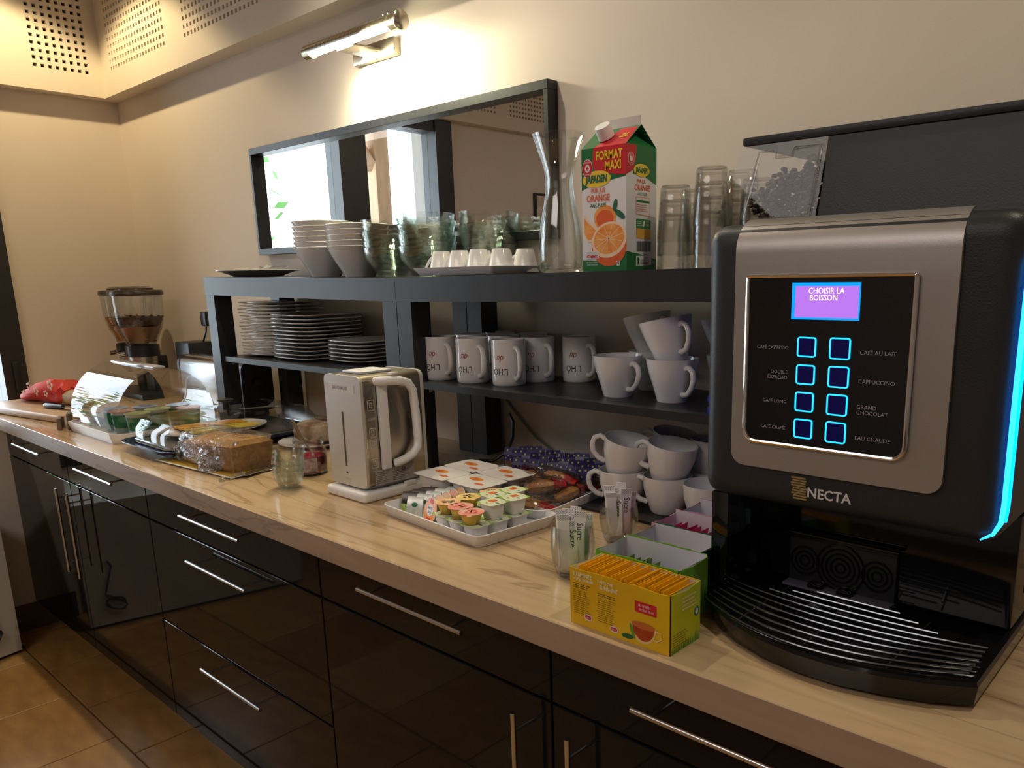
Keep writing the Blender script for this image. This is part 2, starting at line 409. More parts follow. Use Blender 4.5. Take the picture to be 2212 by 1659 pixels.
# low white box under the window with its cable
t = T('storage_heater', 'low white box heater on the floor by the left wall', 'heater', (0, 0, FZ))
P('body', MB().prism([(-0.60, -0.72), (-0.44, -1.42), (-1.15, -1.42), (-1.15, -0.775), (-0.79, -0.765)], 0.012, 0.145 + 0.30), mat('heater_white', (0.50, 0.47, 0.41), 0.5), t, None)
P('base', MB().prism([(-0.615, -0.735), (-0.46, -1.40), (-1.13, -1.40), (-1.13, -0.785), (-0.78, -0.775)], 0.0, 0.012), BPLAST, t, None)
dx, dy = 0.223, -0.975
def hp(s, z, o=0.006): return (-0.60 + s * dx + o * 0.975, -0.72 + s * dy + o * 0.223, FZ + z)
coil = [hp(0.075, 0.24)] + [hp(0.085 - 0.004 * k, 0.22 - 0.014 * k) for k in range(8)]
for k in range(26):
    a = k * 0.48; coil.append(hp(0.085 + 0.030 * math.cos(a), 0.085 + 0.022 * math.sin(a * 0.93), 0.006 + 0.0006 * k))
c = P('cable', MB().tube(coil, 0.0028, 6), BPLAST); tag(c, 'black cable coiled against the low white heater', 'cable')
# ================================================================ FURNITURE
def PW(name, mb, m, t, smooth=SM, label=None, parent=None):
    """part built in world coordinates, stored relative to its thing t (unrotated)"""
    o0 = t.location
    mb.v = [(p[0] - o0[0], p[1] - o0[1], p[2] - o0[2]) for p in mb.v]
    return P(name, mb, m, parent or t, smooth, label=label)
def textW(body, size, m, t, fn, **k):
    o0 = t.location
    return text(body, size, m, t, lambda a, b: tuple(Vector(fn(a, b)) - Vector(o0)), **k)
def fine_print(cols, z, step, n, axis, m, t, th=0.0008):
    """print too small to read: rows of word-length dashes on a face"""
    mb = MB(); rr = random.Random(int(z * 1e4) + n)
    for (c, a0, a1) in cols:
        for k in range(n):
            a = a0; zz = z - k * step
            end = a1 - rr.uniform(0, (a1 - a0) * 0.25)
            while a < end:
                w_ = min(rr.uniform(0.0015, 0.005), end - a)
                if axis == 'x': mb.add([(c, a, zz), (c, a + w_, zz), (c, a + w_, zz + th), (c, a, zz + th)], [(0, 1, 2, 3)])
                else: mb.add([(a, c, zz), (a + w_, c, zz), (a + w_, c, zz + th), (a, c, zz + th)], [(0, 1, 2, 3)])
                a += w_ + 0.0008
    return PW('fine_print', mb, m, t, None)
def rrect(x0, x1, z0, z1, rb, rt=None, n=5):
    rt = rb if rt is None else rt; out = []
    for (cx, cz, r, a0) in ((x1 - rb, z0 + rb, rb, -90), (x1 - rt, z1 - rt, rt, 0), (x0 + rt, z1 - rt, rt, 90), (x0 + rb, z0 + rb, rb, 180)):
        for k in range(n + 1):
            a = math.radians(a0 + 90 * k / n); out.append((cx + r * math.cos(a), cz + r * math.sin(a)))
    return out

WT = T('worktop', 'long oak-look laminate worktop with knots running along the wall', 'worktop', (0, 0, 0.861))
P('top', MB().box(-1.154, 3.2, -0.6497, -0.001, 0.0, 0.039, 0.0012, 1), WORKTOP, WT, None)
P('edge_band', MB().box(-1.154, 3.2, -0.6512, -0.6497, 0.0, 0.0385), EDGEWOOD, WT, None)

def handle_h(x0, x1, z, t, parent):
    mb = MB().tube([(x0, -0.650, z), (x1, -0.650, z)], 0.0037, 12)
    for px in (x0 + 0.028, x1 - 0.028): mb.tube([(px, -0.650, z), (px, -0.6195, z)], 0.0023, 8)
    return PW('handle', mb, STEEL, t, parent=None) if parent is None else _sub(mb, t, parent)
def handle_v(x, z0, z1, t, parent):
    mb = MB().tube([(x, -0.650, z0), (x, -0.650, z1)], 0.0037, 12)
    for pz in (z0 + 0.028, z1 - 0.028): mb.tube([(x, -0.650, pz), (x, -0.6195, pz)], 0.0023, 8)
    return _sub(mb, t, parent)
def _sub(mb, t, parent):
    o0 = t.location
    mb.v = [(p[0] - o0[0], p[1] - o0[1], p[2] - o0[2]) for p in mb.v]
    return P('handle', mb, STEEL, parent)
def cabinet(label, x0, x1, drawers, door, door_h=None):
    """drawers: list of (z0, z1, handle x0, x1, z); door: (z0, z1, handle x)"""
    t = T('base_cabinet', label, 'cabinet', ((x0 + x1) / 2, -0.33, FZ), group='black gloss base cabinets')
    b = MB().box(x0 + 0.001, x1 - 0.001, -0.598, -0.03, 0.245, 0.860); PW('body', b, CARCASS, t, None)
    PW('plinth', MB().box(x0 + 0.001, x1 - 0.001, -0.555, -0.535, FZ + 0.0005, 0.245), BPLAST, t, None)
    for (z0, z1, h0, h1, hz) in drawers:
        d = PW('drawer', MB().box(x0 + 0.0015, x1 - 0.0015, -0.620, -0.600, z0, z1, 0.001, 1), GLOSSBLACK, t, None)
        _sub2 = handle_h(h0, h1, hz, t, d)
    if door:
        z0, z1, hx = door
        d = PW('door', MB().box(x0 + 0.0015, x1 - 0.0015, -0.620, -0.600, z0, z1, 0.001, 1), GLOSSBLACK, t, None)
        handle_v(hx, 0.497, 0.747, t, d)
    return t
ZD = 0.2475
cabinet('black gloss cabinet with one drawer and a door, farthest left against the wall stub', -0.789, -0.2055, [(0.766, 0.857, -0.599, -0.339, 0.829)], (ZD, 0.762, -0.230))
cabinet('black gloss cabinet under the bread box, door handle on its left edge', -0.2045, 0.3545, [(0.766, 0.857, -0.037, 0.227, 0.833)], (ZD, 0.762, -0.140))
cabinet('wide black gloss cabinet with three drawers under the cake', 0.3555, 1.1095, [(0.766, 0.857, 0.612, 0.877, 0.827), (0.509, 0.762, 0.617, 0.880, 0.725), (ZD, 0.505, 0.620, 0.886, 0.472)], None)
cabinet('black gloss cabinet below the jam tray, door handle on its right edge', 1.1105, 1.6665, [(0.766, 0.857, 1.274, 1.526, 0.832)], (ZD, 0.762, 1.624))
cabinet('black gloss cabinet below the yellow tea box, door handle on its left edge', 1.6675, 2.222, [(0.766, 0.857, 1.822, 2.074, 0.826)], (ZD, 0.762, 1.721))

# two low benches standing end to end on the worktop, used as a shelf
def bench(label, x0, x1, left):
    t = T('shelf_bench', label, 'shelf', ((x0 + x1) / 2, -0.1425, 0.90), group='two black benches used as a shelf')
    ya, yb = -0.2657, -0.0193
    m = MB(); n = 6; rings = []
    for k in range(n + 1):
        x = x0 + (x1 - x0) * k / n; z = ztop(min(max(x, 0), 1.8))
        rings.append([(x, ya, z - 0.05), (x, yb, z - 0.05), (x, yb, z), (x, ya, z)])
    m.loft(rings); PW('top', m, BLACKWOOD, t, None)
    for lx in (x0, x1 - 0.05):
        for ly in (ya + 0.0005, yb - 0.0505):
            zt_ = min(ztop(min(max(lx, 0), 1.8)), ztop(min(max(lx + 0.05, 0), 1.8)))
            PW('leg', MB().box(lx + 0.0007, lx + 0.0493, ly, ly + 0.05, 0.9002, zt_ - 0.0502), BLACKWOOD, t, None)
    zs = (1.088, 1.1035) if left else (1.0815, 1.0965)
    sh_ = MB(); sh_.box(x0 + 0.0505, x1 - 0.0505, -0.258, -0.022, zs[0] + 0.0005, zs[1]); PW('lower_shelf', sh_, BLACKWOOD, t, None)
    for bx in (x0 + 0.0505, x1 - 0.0505):
        for by in (-0.235, -0.045):
            s = 1 if bx < (x0 + x1) / 2 else -1
            PW('bracket', MB().tube([(bx, by, zs[0] - 0.006), (bx + s * 0.010, by, zs[0] - 0.006)], 0.005, 10), STEEL, t)
    return t
bench('black bench standing on the worktop, left one, holding the plate stacks', 0.0, 0.8995, True)
bench('black bench standing on the worktop, right one, holding mugs and cups', 0.9005, 1.80, False)
SH1, SH2 = 1.1037, 1.0967

# mirror
t = T('wall_mirror', 'long black framed mirror hanging above the shelf', 'mirror', (0.511, 0.0, 1.392))
fr = MB(); X0, X1, Z0, Z1 = -0.118, 1.138, 1.391, 1.706; B = 0.019
for bx in ((X0, X1, Z1 - B, Z1), (X0, X1, Z0, Z0 + B), (X0, X0 + B * 0.6, Z0 + B, Z1 - B), (X1 - B * 0.7, X1, Z0 + B, Z1 - B)):
    fr.box(bx[0], bx[1], -0.031, -0.0005, bx[2], bx[3], 0.0008, 1)
PW('frame', fr, BLACKWOOD, t, None)
PW('mirror_glass', MB().box(X0 + B * 0.55, X1 - B * 0.65, -0.010, -0.002, Z0 + B, Z1 - B), mat('mirror_silver', (0.93, 0.95, 0.94), 0.0, 1.0), t, None)

# wall lamp
t = T('wall_lamp', 'lit horizontal tube wall lamp above the mirror', 'lamp', (0.52, 0.0, 1.84))
LM = mat('lamp_nickel', (0.62, 0.58, 0.48), 0.25, 1.0)
PW('wall_plate', MB().box(0.45, 0.625, -0.022, -0.0003, 1.845, 1.885, 0.003), LM, t)
PW('arm', MB().box(0.50, 0.57, -0.10, -0.02, 1.858, 1.866, 0.002), LM, t)
sh = MB(); N = 14; rings = []
for x in (0.425, 0.755):
    rings.append([(x, -0.12 + 0.0175 * math.cos(math.radians(a)), 1.868 + 0.0175 * math.sin(math.radians(a))) for a in [-20 + 220 * k / N for k in range(N + 1)]])
sh.loft(rings, False, False, False); PW('shade', sh, LM, t)
PW('end_cap', MB().tube([(0.400, -0.12, 1.868), (0.428, -0.12, 1.868)], 0.0172, 18), LM, t)
PW('end_cap', MB().tube([(0.752, -0.12, 1.868), (0.782, -0.12, 1.868)], 0.0172, 18), LM, t)
PW('end_knob', MB().sphere((0.785, -0.12, 1.868), 0.012, 0.022, 0.022), LM, t)
PW('lamp_tube', MB().tube([(0.430, -0.12, 1.866), (0.750, -0.12, 1.866)], 0.0115, 14), mat('lamp_tube_lit', (1, 1, 1), 0.4, emit=(1.0, 0.93, 0.66), estr=55), t)
for k in range(19):
    x = 0.437 + k * 0.0171
    PW('rod', MB().tube([(x, -0.139, 1.862), (x, -0.1365, 1.880), (x, -0.124, 1.8875)], 0.0011, 5), GLASSY, t)

# ================================================================ COFFEE MACHINE
t = T('coffee_machine', 'large black and silver coffee machine with blue lit keys', 'coffee machine', (1.99, -0.30, 0.90))
M_ = t
SILV = mat('machine_silver', (0.44, 0.415, 0.40), 0.42, 0.75, bump=0.05, bscale=900)
BL = (0.02, 0.30, 1.0)
PW('body', MB().box(1.832, 2.150, -0.405, -0.065, 0.930, 1.060, 0.004), BGLOSS, t)
PW('head', MB().box(1.8235, 2.152, -0.512, -0.065, 1.054, 1.366, 0.026, 5), BSATIN, t)
# silver front with rolled top
rows = []
prof = [(-0.5165, 1.0985 + 0.016 * (1 - math.cos(PI / 2 * k / 8))) for k in range(9)] + [(-0.5165, 1.1145 + 0.219 * k / 6) for k in range(1, 7)]
for k in range(1, 9):
    a = math.radians(90 * k / 8 * 0.86); prof.append((-0.5165 + 0.038 * (1 - math.cos(a)), 1.3335 + 0.038 * math.sin(a)))
for (yy, zz) in prof:
    d = zz - 1.0985; ins = 0.0
    if d < 0.016: ins = 0.016 - math.sqrt(max(0, 0.016 ** 2 - (0.016 - d) ** 2))
    rows.append([(1.866 + ins, yy, zz), (2.099 - ins, yy, zz), (2.099 - ins, yy + 0.0045, zz - 0.001), (1.866 + ins, yy + 0.0045, zz - 0.001)])
PW('front_panel', MB().loft(rows), SILV, t, math.radians(30))
pad = rrect(1.8845, 2.0625, 1.1295, 1.3095, 0.014, 0.003)
PW('glass_panel', MB().extr(pad, -0.5205, -0.5150, 'y'), BGLOSS, t, math.radians(30))
ring = [(x, -0.5205, z) for x, z in pad]; ring.append(ring[0])
PW('chrome_frame', MB().tube(ring, 0.0024, 8, cap=False), CHROME, t)
SCR = mat('screen_violet', (0.1, 0.05, 0.2), 0.3, emit=(0.52, 0.20, 0.90), estr=0.95)
CY = mat('screen_border_cyan', (0, 0.1, 0.3), 0.3, emit=(0.0, 0.35, 1.0), estr=1.1)
LIT = mat('screen_text_white', (1, 1, 1), 0.3, emit=(1, 0.86, 1), estr=1.3)
scr = PW('screen', MB().box(1.9365, 2.0095, -0.5211, -0.5204, 1.2650, 1.3025), CY, t, None)
PW('display', MB().box(1.9405, 2.0080, -0.5214, -0.5206, 1.2672, 1.2990), SCR, t, None)
textW('CHOISIR LA', 0.0085, LIT, t, front(1.974, -0.5216, 1.2940), sx=0.86)
textW('BOISSON', 0.0085, LIT, t, front(1.9715, -0.5216, 1.2870), sx=0.86)
KEY = mat('key_ring_blue', (0, 0.2, 0.6), 0.3, emit=(0.01, 0.40, 1.0), estr=2.4)
KEYB = mat('key_dark_blue', (0.0, 0.0, 0.03), 0.1, emit=(0.0, 0.0, 0.45), estr=0.06)
names = [('CAFÉ EXPRESSO', 'CAFÉ AU LAIT'), ('DOUBLE|EXPRESSO', 'CAPPUCCINO'), ('CAFE LONG', 'GRAND|CHOCOLAT'), ('CAFÉ CREME', 'EAU CHAUDE')]
LBL = mat('key_label_grey', (0.40, 0.38, 0.45), 0.5)
for r, z in enumerate((1.2365, 1.2075, 1.1785, 1.1495)):
    for c, x in enumerate((1.9555, 1.9915)):
        s = 0.0098 if c == 0 else 0.0104
        k = PW('key', MB().extr(rrect(x - s, x + s, z - s, z + s, 0.002), -0.5212, -0.5203, 'y'), KEYB, t)
        rr = [(px, -0.5214, pz) for px, pz in rrect(x - s, x + s, z - s, z + s, 0.0022, n=3)]; rr.append(rr[0])
        mb = MB().tube(rr, 0.00085, 6, cap=False); o0 = t.location
        mb.v = [(p[0] - o0[0], p[1] - o0[1], p[2] - o0[2]) for p in mb.v]; P('key_light', mb, KEY, k)
        ls = names[r][c].split('|')
        for q, s_ in enumerate(ls):
            zz = z + (0.003 if len(ls) > 1 else 0) - q * 0.0058 - 0.002
            if c == 0: textW(s_, 0.0052, LBL, t, front(1.935, -0.5209, zz), align='RIGHT', sx=1.0)
            else: textW(s_, 0.0058, LBL, t, front(2.012, -0.5209, zz - 0.001), align='LEFT', sx=1.0)
# emblem and name
EMB = mat('emblem_gold', (0.62, 0.50, 0.26), 0.3, 0.8)
WL = mat('name_white', (0.75, 0.74, 0.74), 0.4)
e = MB()
for k in range(9):
    z = 1.0925 - k * 0.0029; off = 0.0013 * math.sin(k * 1.9)
    e.box(1.9405 + off + 0.0003 * k, 1.9575 + off * 0.5 + 0.0002 * k, -0.5128, -0.5118, z - 0.0010, z + 0.0009)
PW('emblem', e, EMB, t, None)
textW('NECTA', 0.0155, WL, t, front(1.9840, -0.5126, 1.0775), sx=0.98, bold=0.0003)
# led strip on the right flank
LED = mat('led_strip_blue', (0, 0.2, 0.8), 0.3, emit=(0.0, 0.13, 1.0), estr=9.0)
LEDC = mat('led_strip_core', (0, 0.3, 0.9), 0.3, emit=(0.02, 0.34, 1.0), estr=3.2)
lp = [(2.1505, -0.40, 1.357), (2.1515, -0.46, 1.353), (2.152, -0.494, 1.338), (2.1525, -0.505, 1.315), (2.1525, -0.507, 1.20), (2.1525, -0.506, 1.095), (2.151, -0.505, 1.078), (2.146, -0.5085, 1.067), (2.136, -0.512, 1.0605)]
PW('light_strip', MB().tube(lp, [0.0024] * 7 + [0.0018, 0.0007], 8), LEDC, t)
lp2 = [(p[0] + 0.0015, p[1] + 0.008, p[2]) for p in lp[1:7]]
PW('light_strip_glow', MB().tube(lp2, 0.0022, 6), LED, t)
lpl = [(1.8225, -0.40, 1.345), (1.8225, -0.43, 1.315), (1.8225, -0.435, 1.20), (1.8225, -0.435, 1.095)]
PW('light_strip', MB().tube(lpl, 0.0024, 8), LED, t)
# hopper
hb = MB().loft([[(1.939, -0.478, 1.358), (2.152, -0.478, 1.358), (2.152, -0.10, 1.358), (1.939, -0.10, 1.358)],
                [(1.943, -0.462, 1.452), (2.152, -0.462, 1.452), (2.152, -0.10, 1.452), (1.943, -0.10, 1.452)]])
PW('lid', MB().box(1.840, 2.152, -0.464, -0.10, 1.4525, 1.462, 0.003), BSATIN, t)
PW('housing', hb, BSATIN, t, None)
hc = MB().loft([[(1.817, -0.480, 1.3665), (1.9385, -0.480, 1.3665), (1.9385, -0.13, 1.3665), (1.817, -0.13, 1.3665)],
                [(1.840, -0.464, 1.452), (1.9425, -0.464, 1.452), (1.9425, -0.13, 1.452), (1.840, -0.13, 1.452)]])
PW('bean_hopper', hc, thin('hopper_clear', (0.96, 0.955, 0.94), 0.025, 0.25, 0.02, (0.80, 0.79, 0.77)), t, None)
PW('hopper_rim', MB().tube([(1.852, -0.482, 1.372), (1.932, -0.482, 1.372), (1.936, -0.466, 1.444), (1.906, -0.466, 1.444), (1.903, -0.468, 1.436), (1.885, -0.468, 1.436), (1.882, -0.466, 1.444), (1.864, -0.466, 1.444), (1.852, -0.482, 1.372)], 0.0016, 6), CLEAR, t)
bn = MB()
for k in range(620):
    x = rnd.uniform(1.853, 1.930); y = rnd.uniform(-0.468, -0.40); top = 1.405 + 0.032 * (x - 1.853) / 0.077 + rnd.uniform(-0.004, 0.004)
    z = 1.372 + (top - 1.372) * rnd.random() ** 0.8
    s0 = len(bn.v); bn.sphere((0, 0, 0), 0.0042, 0.0030, 0.0026, 7, 4)
    bn.xf(Matrix.Translation((x, y, z)) @ Matrix.Rotation(rnd.uniform(0, 6.3), 4, 'Z') @ Matrix.Rotation(rnd.uniform(-1, 1), 4, 'X'), s0)
PW('coffee_beans', bn, mat('coffee_bean_brown', (0.055, 0.030, 0.018), 0.4), t)['kind'] = 'stuff'
# dispensing niche
PW('cheek', MB().box(1.826, 1.850, -0.492, -0.4055, 0.9325, 1.0535, 0.004), thin('smoked_side', (0.18, 0.22, 0.22), 0.06, 0.5, 0.02, (0.05, 0.06, 0.06)), t)
PW('outlet_grille', MB().box(1.894, 2.028, -0.412, -0.4052, 0.925, 0.995, 0.002), BPLAST, t)
g = MB()
for cx, rs in ((1.961, (0.006, 0.012, 0.018, 0.024, 0.030)), (1.915, (0.006, 0.012, 0.018)), (2.006, (0.006, 0.012, 0.018))):
    for r in rs:
        g.tube([(cx + r * math.cos(a), -0.4135, 0.960 + r * math.sin(a)) for a in [2 * PI * k / 22 for k in range(23)]], 0.0011, 5)
PW('grille_rings', g, BGLOSS, t)
PW('grille_ledge', MB().box(1.890, 2.032, -0.422, -0.4125, 0.993, 0.998, 0.001), BGLOSS, t)
for x in (1.935, 1.972): PW('clip', MB().box(x - 0.009, x + 0.009, -0.428, -0.4125, 0.922, 0.937, 0.002), BGLOSS, t)
PW('sill', MB().box(1.894, 2.028, -0.430, -0.4055, 0.9285, 0.9315, 0.001), mat('sill_grey', (0.10, 0.10, 0.13), 0.3), t)
tp = [(1.830, -0.065), (1.830, -0.500), (1.842, -0.522), (1.870, -0.548), (1.905, -0.569), (1.945, -0.584), (1.990, -0.591), (2.035, -0.590), (2.080, -0.580), (2.120, -0.565), (2.155, -0.545), (2.155, -0.065)]
def inset(p, d): return [(1.99 + (x - 1.99) * (1 - d / 0.16), -0.33 + (y + 0.33) * (1 - d / 0.26)) for x, y in p]
dm = MB().loft([[(x, y, 0.9003) for x, y in inset(tp, 0.012)], [(x, y, 0.905) for x, y in inset(tp, 0.003)], [(x, y, 0.926) for x, y in tp], [(x, y, 0.9298) for x, y in inset(tp, 0.002)], [(x, y, 0.9298) for x, y in inset(tp, 0.008)], [(x, y, 0.922) for x, y in inset(tp, 0.010)]])
PW('drip_tray', dm, BGLOSS, t, math.radians(30))
GW = mat('grid_wire', (0.20, 0.22, 0.24), 0.22, 0.9)
for k in range(10):
    f = k / 9.0; pts = []
    hw = 0.145 - 0.0 * f
    for j in range(13):
        s = -1 + 2 * j / 12; pts.append((1.992 + s * (0.150 - 0.055 * max(0, 0.15 - f) * 0), -0.432 - 0.147 * f - 0.0 + (0.046 * f + 0.004) * s * s, 0.9305))
    if k < 3: pts = pts[2 + (2 - k): len(pts) - 2 - (2 - k)]
    PW('grid_wire', MB().tube(pts, 0.0013, 6), GW, t)
for x in (1.905, 1.990, 2.075): PW('cross_wire', MB().tube([(x, -0.430, 0.9285), (x, -0.566 if x != 1.99 else -0.578, 0.9285)], 0.0012, 6), GW, t)
PW('side_vent', MB().box(2.1502, 2.1512, -0.36, -0.12, 0.96, 1.0, 0), BPLAST, t, None)

# ================================================================ KETTLE
t = T('electric_kettle', 'tall cream and champagne metal electric kettle on a white base', 'kettle', (1.01, -0.41, 0.90))
CRM = mat('kettle_cream', (0.62, 0.58, 0.52), 0.32, 0.25)
CHA = mat('kettle_champagne', (0.46, 0.40, 0.31), 0.28, 0.95)
GOLD = mat('kettle_trim', (0.75, 0.62, 0.35), 0.15, 1.0)
PW('power_base', MB().box(0.948, 1.078, -0.496, -0.300, 0.9003, 0.9195, 0.007, 3), WPLAST, t)
rp = rrect(0.950, 1.070, 0.924, 1.138, 0.014, n=5)
def kp(y0, y1, g=0.0):
    return MB().extr([(1.01 + (x - 1.01) * (1 - g / 0.06), 1.031 + (z - 1.031) * (1 - g / 0.107)) for x, z in rp], y0, y1, 'y')
PW('front_shell', kp(-0.4825, -0.4765), CRM, t, math.radians(30))
PW('trim', kp(-0.4765, -0.4750, -0.0004), GOLD, t, math.radians(30))
PW('body', kp(-0.4750, -0.3450, 0.0006), CHA, t, math.radians(30))
PW('rear_shell', kp(-0.3450, -0.3380, -0.0003), CRM, t, math.radians(30))
PW('lid', MB().box(0.972, 1.035, -0.455, -0.385, 1.1376, 1.1425, 0.002), WPLAST, t)
PW('foot', MB().box(0.965, 1.055, -0.470, -0.350, 0.9192, 0.9242, 0.002), WPLAST, t)
PW('level_window', MB().box(1.0035, 1.0075, -0.4832, -0.4822, 0.962, 1.068), mat('dark_window', (0.10, 0.08, 0.05), 0.15), t, None)
PW('indicator', MB().box(1.0035, 1.0085, -0.4832, -0.4822, 0.948, 0.951), BPLAST, t, None)
PW('sticker', MB().box(0.957, 1.050, -0.4830, -0.4823, 1.106, 1.121), mat('sticker_white', (0.70, 0.68, 0.66), 0.5), t, None)
INK = mat('ink_black', (0.02, 0.02, 0.02), 0.6)
textW('EAU CHAUDE', 0.0095, INK, t, front(1.004, -0.4832, 1.1135), sx=0.85)
textW('Panasonic', 0.005, mat('ink_grey', (0.45, 0.42, 0.38), 0.5), t, front(1.008, -0.4830, 0.9375))
hd = [(1.071, -0.450, 1.127), (1.080, -0.446, 1.128), (1.0875, -0.430, 1.127), (1.088, -0.405, 1.125), (1.088, -0.388, 1.119), (1.088, -0.378, 1.104), (1.088, -0.374, 1.060), (1.088, -0.372, 1.010), (1.0875, -0.374, 0.993), (1.086, -0.384, 0.980), (1.082, -0.398, 0.972), (1.077, -0.412, 0.967), (1.071, -0.418, 0.965)]
PW('handle', MB().tube(hd, 0.0085, 10), WPLAST, t)
PW('handle_spine', MB().box(1.0702, 1.078, -0.449, -0.428, 0.958, 1.128, 0.003), WPLAST, t)
PW('lid_button', MB().box(1.078, 1.090, -0.425, -0.410, 1.138, 1.142, 0.001), WPLAST, t)
IC = mat('icon_white', (0.72, 0.70, 0.66), 0.5)
ic = MB()
for z, h in ((1.083, 0.020), (1.031, 0.017), (1.010, 0.016), (0.972, 0.018)):
    for a, b, c, d in ((-0.469, -0.4545, z - h / 2, z - h / 2 + 0.0008), (-0.469, -0.4545, z + h / 2 - 0.0008, z + h / 2), (-0.469, -0.4683, z - h / 2, z + h / 2), (-0.4552, -0.4545, z - h / 2, z + h / 2)):
        ic.box(1.0695, 1.0700, a, b, c, d)
    ic.box(1.0695, 1.0700, -0.465, -0.459, z - 0.004, z - 0.0032); ic.box(1.0695, 1.0700, -0.465, -0.4642, z - 0.004, z + 0.005); ic.box(1.0695, 1.0700, -0.4598, -0.459, z - 0.004, z + 0.005); ic.box(1.0695, 1.0700, -0.4642, -0.4598, z + 0.0042, z + 0.005)
PW('icons', ic, IC, t, None)
textW('2260W', 0.0070, IC, t, side(1.0701, -0.4617, 1.057), sx=0.75)
fine_print([(1.0701, -0.468, -0.456)], 0.960, 0.003, 2, 'x', IC, t)
PW('rating_plate', MB().box(1.0696, 1.0703, -0.464, -0.372, 0.928, 0.957), mat('plate_silver', (0.46, 0.45, 0.44), 0.4, 0.3), t, None)
textW('Panasonic', 0.0055, INK, t, side(1.0705, -0.451, 0.953), sx=0.8)
textW('CE', 0.0075, INK, t, side(1.0705, -0.398, 0.951))
fine_print([(1.0706, -0.462, -0.432), (1.0706, -0.424, -0.382)], 0.948, 0.0033, 6, 'x', INK, t)
PW('switch', MB().box(1.070, 1.079, -0.40, -0.375, 0.916, 0.925, 0.002), WPLAST, t)
ORD2 = ('first second third fourth fifth sixth seventh eighth ninth tenth eleventh twelfth thirteenth fourteenth fifteenth sixteenth seventeenth eighteenth nineteenth twentieth'.split() + ['twenty-' + s for s in 'first second third fourth fifth sixth seventh eighth ninth'.split()] + ['thirtieth'] + ['thirty-' + s for s in 'first second third fourth fifth'.split()])
# ================================================================ THINGS ON THE LEFT OF THE WORKTOP
CT = 0.9001
# cutting board
t = T('cutting_board', 'pale wooden cutting board under the red bread bag', 'cutting board', (-0.70, -0.535, CT), math.radians(10))
P('board', MB().box(-0.27, 0.27, -0.075, 0.075, 0, 0.022, 0.009, 3), mat('pale_board_wood', (0.58, 0.40, 0.24), 0.4, col2=(0.46, 0.29, 0.16), vscale=4, vstretch=(1, 9, 9)), t)
# red bag
t = T('bread_bag', 'crumpled red fabric bread bag with pale flowers on the cutting board', 'bag', (-0.80, -0.475, CT + 0.022), math.radians(12))
mb = MB(); n = 22; rings = []
prof = [(-0.150, .004, .008), (-0.135, .030, .022), (-0.10, .045, .040), (-0.05, .052, .060), (0.0, .055, .075), (0.05, .050, .080), (0.085, .045, .080), (0.11, .040, .068), (0.13, .042, .080), (0.150, .034, .060)]
for i, (x, ry, rz) in enumerate(prof):
    ring = []
    for k in range(n):
        a = 2 * PI * k / n
        w_ = 1 + 0.10 * math.sin(3 * a + i * 1.3) + 0.06 * math.sin(7 * a + i)
        ring.append((x + 0.008 * math.sin(5 * a + i), ry * w_ * math.cos(a), max(0.001, rz * 0.5 + rz * 0.5 * w_ * math.sin(a))))
    rings.append(ring)
REDC = mat('red_cloth', (0.62, 0.045, 0.03), 0.7, bump=0.3, bscale=60)
P('bag_cloth', MB().loft(rings), REDC, t)
FP = mat('pale_pink_print', (0.85, 0.62, 0.50), 0.7)
for (fx, fy, fz, s) in ((0.10, -0.046, 0.068, 0.012), (0.03, -0.056, 0.045, 0.010), (-0.06, -0.050, 0.030, 0.010), (0.075, -0.050, 0.038, 0.008), (-0.02, -0.052, 0.060, 0.008)):
    fl_ = MB()
    for p in range(5):
        a = 2 * PI * p / 5; fl_.sphere((fx + s * math.cos(a), fy, fz + s * math.sin(a)), s * 0.55, 0.0015, s * 0.55, 7, 4)
    P('flower_print', fl_, FP, t)

t = T('baguette', 'golden loaf end sticking out of the red bread bag', 'bread', (-0.645, -0.455, CT + 0.022), math.radians(8))
P('crust', MB().tube([(-0.06, 0, 0.024), (-0.03, 0, 0.026), (0.03, 0, 0.026), (0.09, 0, 0.025), (0.12, 0, 0.022), (0.13, 0, 0.02)], [0.020, 0.0255, 0.026, 0.025, 0.016, 0.004], 14), mat('crust_gold', (0.55, 0.33, 0.12), 0.6, var=0.35, vscale=30), t)
t = T('bread_knife', 'black handled bread knife lying on the cutting board', 'knife', (-0.60, -0.520, CT + 0.022), math.radians(14))
P('handle', MB().tube([(-0.055, 0, 0.009), (-0.045, 0, 0.009), (0.0, 0, 0.009), (0.045, 0, 0.009)], [0.005, 0.0088, 0.0085, 0.007], 12), BPLAST, t)
P('blade', MB().box(0.045, 0.22, -0.008, 0.010, 0.008, 0.0095), STEEL, t, None)
t = T('wooden_tongs', 'rough brown wooden bread tongs beside the bread box', 'tongs', (-0.338, -0.572, CT), math.radians(-20))
P('arm', MB().box(-0.010, 0.052, -0.016, -0.004, 0.0, 0.034, 0.004), mat('rough_brown_wood', (0.22, 0.15, 0.09), 0.8, var=0.4, vscale=25), t)
P('arm', MB().box(-0.004, 0.055, 0.010, 0.022, 0.0, 0.046, 0.004), MATS['rough_brown_wood'], t)
P('spring', MB().box(-0.014, -0.009, -0.014, 0.020, 0.0, 0.030), CHROME, t, None)

